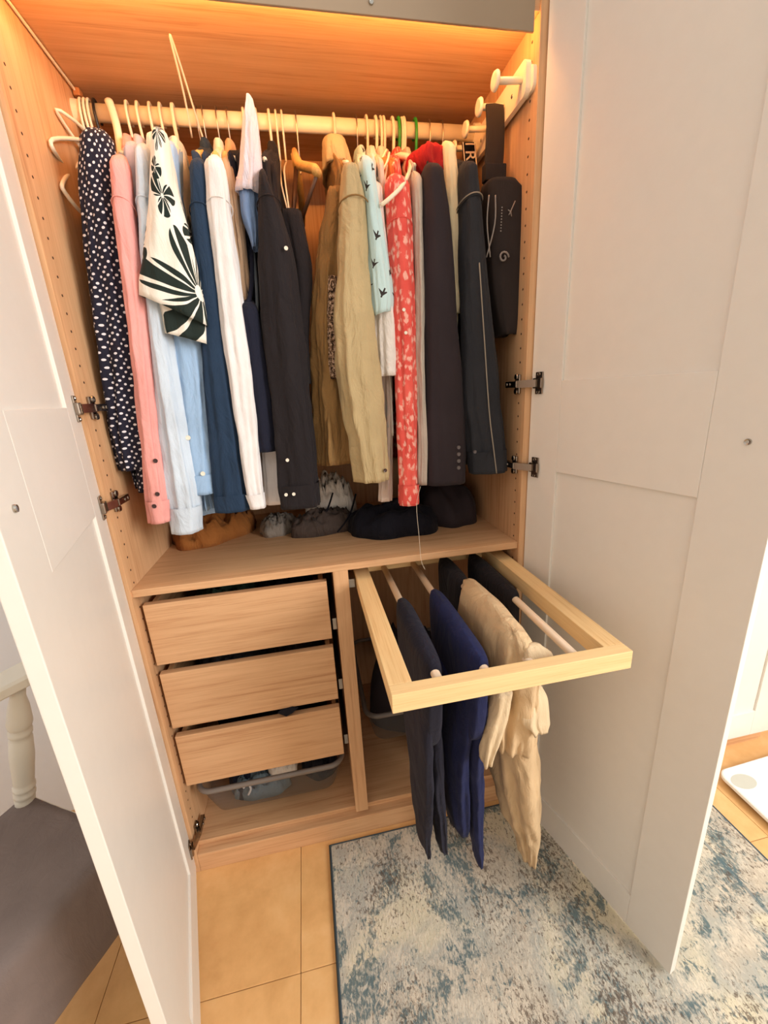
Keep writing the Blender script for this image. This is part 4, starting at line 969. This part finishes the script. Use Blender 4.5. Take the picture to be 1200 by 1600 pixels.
# ------------------------------------------------------------------ bathroom scale
t = thing('bathroom_scale', (133, -24, 0), 'white bathroom scale with a grey oval foot pad', 'scale')
sc_ = lambda p: Vector((118.4+p.x*math.cos(R_(2))-p.y*math.sin(R_(2))*-1, -9.6+p.y+p.x*math.sin(R_(2)), p.z))
bm = bmesh.new(); rings = []
for z, i in ((1.3, 0.5), (1.7, 0.0), (2.7, 0.0), (3.0, 0.35)):
    rings.append([bm.verts.new(sc_(Vector(p))*U) for p in rrect(i, 32-i, -32+i, -i, 3.2, z, 8)])
n = len(rings[0])
for A_, B_ in zip(rings, rings[1:]):
    for k in range(n): bm.faces.new((A_[k], A_[(k+1) % n], B_[(k+1) % n], B_[k]))
bm.faces.new(rings[0][::-1]); bm.faces.new(rings[-1])
mesh_obj('platform', bm, m_plain('scale_white', srgb(244, 246, 244), 0.2), t)
q = atz(1162, 1221, 3.0)
bm = bmesh.new(); vs = [bm.verts.new(Vector((q.x+4.1*math.cos(k*math.pi/16), q.y+2.6*math.sin(k*math.pi/16), 3.0+dz))*U) for dz in (0.0, 0.05) for k in range(32)]
for k in range(32): bm.faces.new((vs[k], vs[(k+1) % 32], vs[32+(k+1) % 32], vs[32+k]))
bm.faces.new(vs[32:]); bm.faces.new(vs[:32][::-1]); mesh_obj('foot_pad', bm, m_plain('pad_grey', srgb(196, 196, 184), 0.4), t)
for dx_, dy_ in ((4, -4), (28, -4), (4, -28), (28, -28)):
    p = sc_(Vector((dx_, dy_, 0))); mesh_obj('foot', bm_disc(bmesh.new(), p, (0, 0, 1), 1.4, 1.35, 14, 1.4), M_BLACKP, t)

# ------------------------------------------------------------------ painted chair with a throw, behind the left door
M_PAINT = m_plain('cream_chair_paint', srgb(232, 226, 210), 0.45)
t = thing('armchair', (-75, -30, 0), 'cream painted wooden armchair with turned posts behind the left door', 'chair')
u = Vector((0.872, -0.49, 0)); w = Vector((-0.49, -0.872, 0)); O = Vector((-80.5, -3.0, 0))
fc = lambda p: O+u*p.x+w*p.y+Vector((0, 0, p.z))
box('seat', -1.5, 29, -1.5, 42, 37, 40.5, M_PAINT, t, 1.0, fc)
def turned(name, a, b, prof):
    a = Vector(a); b = Vector(b)
    P = [a+(b-a)*s_ for s_, r_ in prof]; tube(name, P, [r_ for s_, r_ in prof], M_PAINT, t, 16)
PR = [(0, 1.9), (0.07, 2.0), (0.085, 1.7), (0.10, 2.1), (0.13, 2.15), (0.15, 1.75), (0.165, 2.15), (0.19, 2.2), (0.205, 1.85), (0.23, 2.0), (0.45, 2.35), (0.6, 2.2), (0.625, 1.8), (0.64, 2.2), (0.67, 2.25), (0.69, 1.8), (0.705, 2.2), (0.74, 2.4), (0.86, 2.0), (0.95, 1.4), (1, 1.5)]
b0 = at(40, 1258, -4); b1 = at(27, 1078, -4)
turned('arm_post', b0, b1, PR)
turned('arm_post', b0+w*26+Vector((0, 0, 0)), b1+w*26, PR)
for px_, py_ in ((0, 1), (27, 1), (0, 40), (27, 40)): turned('leg', fc(Vector((px_, py_, 0))), fc(Vector((px_, py_, 37))), PR)
# arm rest: flat board with a rounded scroll end
arm0 = b1+Vector((0, 0, 1.4))
fa_ = lambda p: arm0+w*p.x+u*p.y+Vector((0, 0, p.z))
bm = bmesh.new(); out = []
pr = [(-7.2, -2.0), (-8.2, 0.0), (-7.2, 2.6), (-4.0, 4.3), (0, 4.3), (6, 3.2), (14, 2.6), (40, 2.8), (40, -2.6), (14, -2.4), (6, -3.0), (0, -3.6), (-3.2, -3.2)]
rings = [[bm.verts.new(fa_(Vector((p[0], p[1]*s_, z)))*U) for p in pr] for z, s_ in ((0, 0.85), (0.5, 1.0), (2.2, 1.0), (2.8, 0.85))]
n = len(pr)
for A_, B_ in zip(rings, rings[1:]):
    for k in range(n): bm.faces.new((A_[k], A_[(k+1) % n], B_[(k+1) % n], B_[k]))
bm.faces.new(rings[0][::-1]); bm.faces.new(rings[-1]); mesh_obj('arm_rest', bm, M_PAINT, t)
# throw over the seat
bm = bmesh.new(); G = {}
nu, nv = 30, 36
for i in range(nu+1):
    for j in range(nv+1):
        a_ = -0.5+i/nu*52; b_ = -0.5+j/nv*66
        xx = min(a_, 31); drop = max(0, a_-31); yy = min(b_, 44); drop2 = max(0, b_-44)
        z = 41.6-max(drop, 0)-max(drop2, 0)*0.98+0.5*noise.noise((a_*0.09, b_*0.09, 2.2))+0.25*noise.noise((a_*0.3, b_*0.2, 5))
        if a_ > 31 or b_ > 44: z -= 0.4
        o_ = 0.7*noise.noise((b_*0.13, drop*0.05, 3.0)) if drop else 0
        o2 = 0.7*noise.noise((a_*0.13, drop2*0.05, 7.0)) if drop2 else 0
        G[i, j] = fc(Vector((xx+o_+(0.6 if drop else 0), yy+o2+(0.6 if drop2 else 0), max(z, 8))))
for lay, dz in ((0, 0), (1, -0.45)):
    for k in list(G):
        if k[0] != 'v': pass
V = {}
for (i, j), p in [(k, v) for k, v in G.items()]:
    V[i, j, 0] = bm.verts.new(p*U); V[i, j, 1] = bm.verts.new((p-(u+w*0.3)*0.25-Vector((0, 0, 0.4)))*U)
for i in range(nu):
    for j in range(nv):
        bm.faces.new((V[i, j, 0], V[i+1, j, 0], V[i+1, j+1, 0], V[i, j+1, 0])); bm.faces.new((V[i, j, 1], V[i, j+1, 1], V[i+1, j+1, 1], V[i+1, j, 1]))
for i in range(nu):
    for j in (0, nv): bm.faces.new((V[i, j, 0], V[i+1, j, 0], V[i+1, j, 1], V[i, j, 1]))
for j in range(nv):
    for i in (0, nu): bm.faces.new((V[i, j, 0], V[i, j+1, 0], V[i, j+1, 1], V[i, j, 1]))
tag(mesh_obj('throw', bm, F['throw'], None, True), 'plain taupe throw spread over the seat of the cream chair', 'throw')
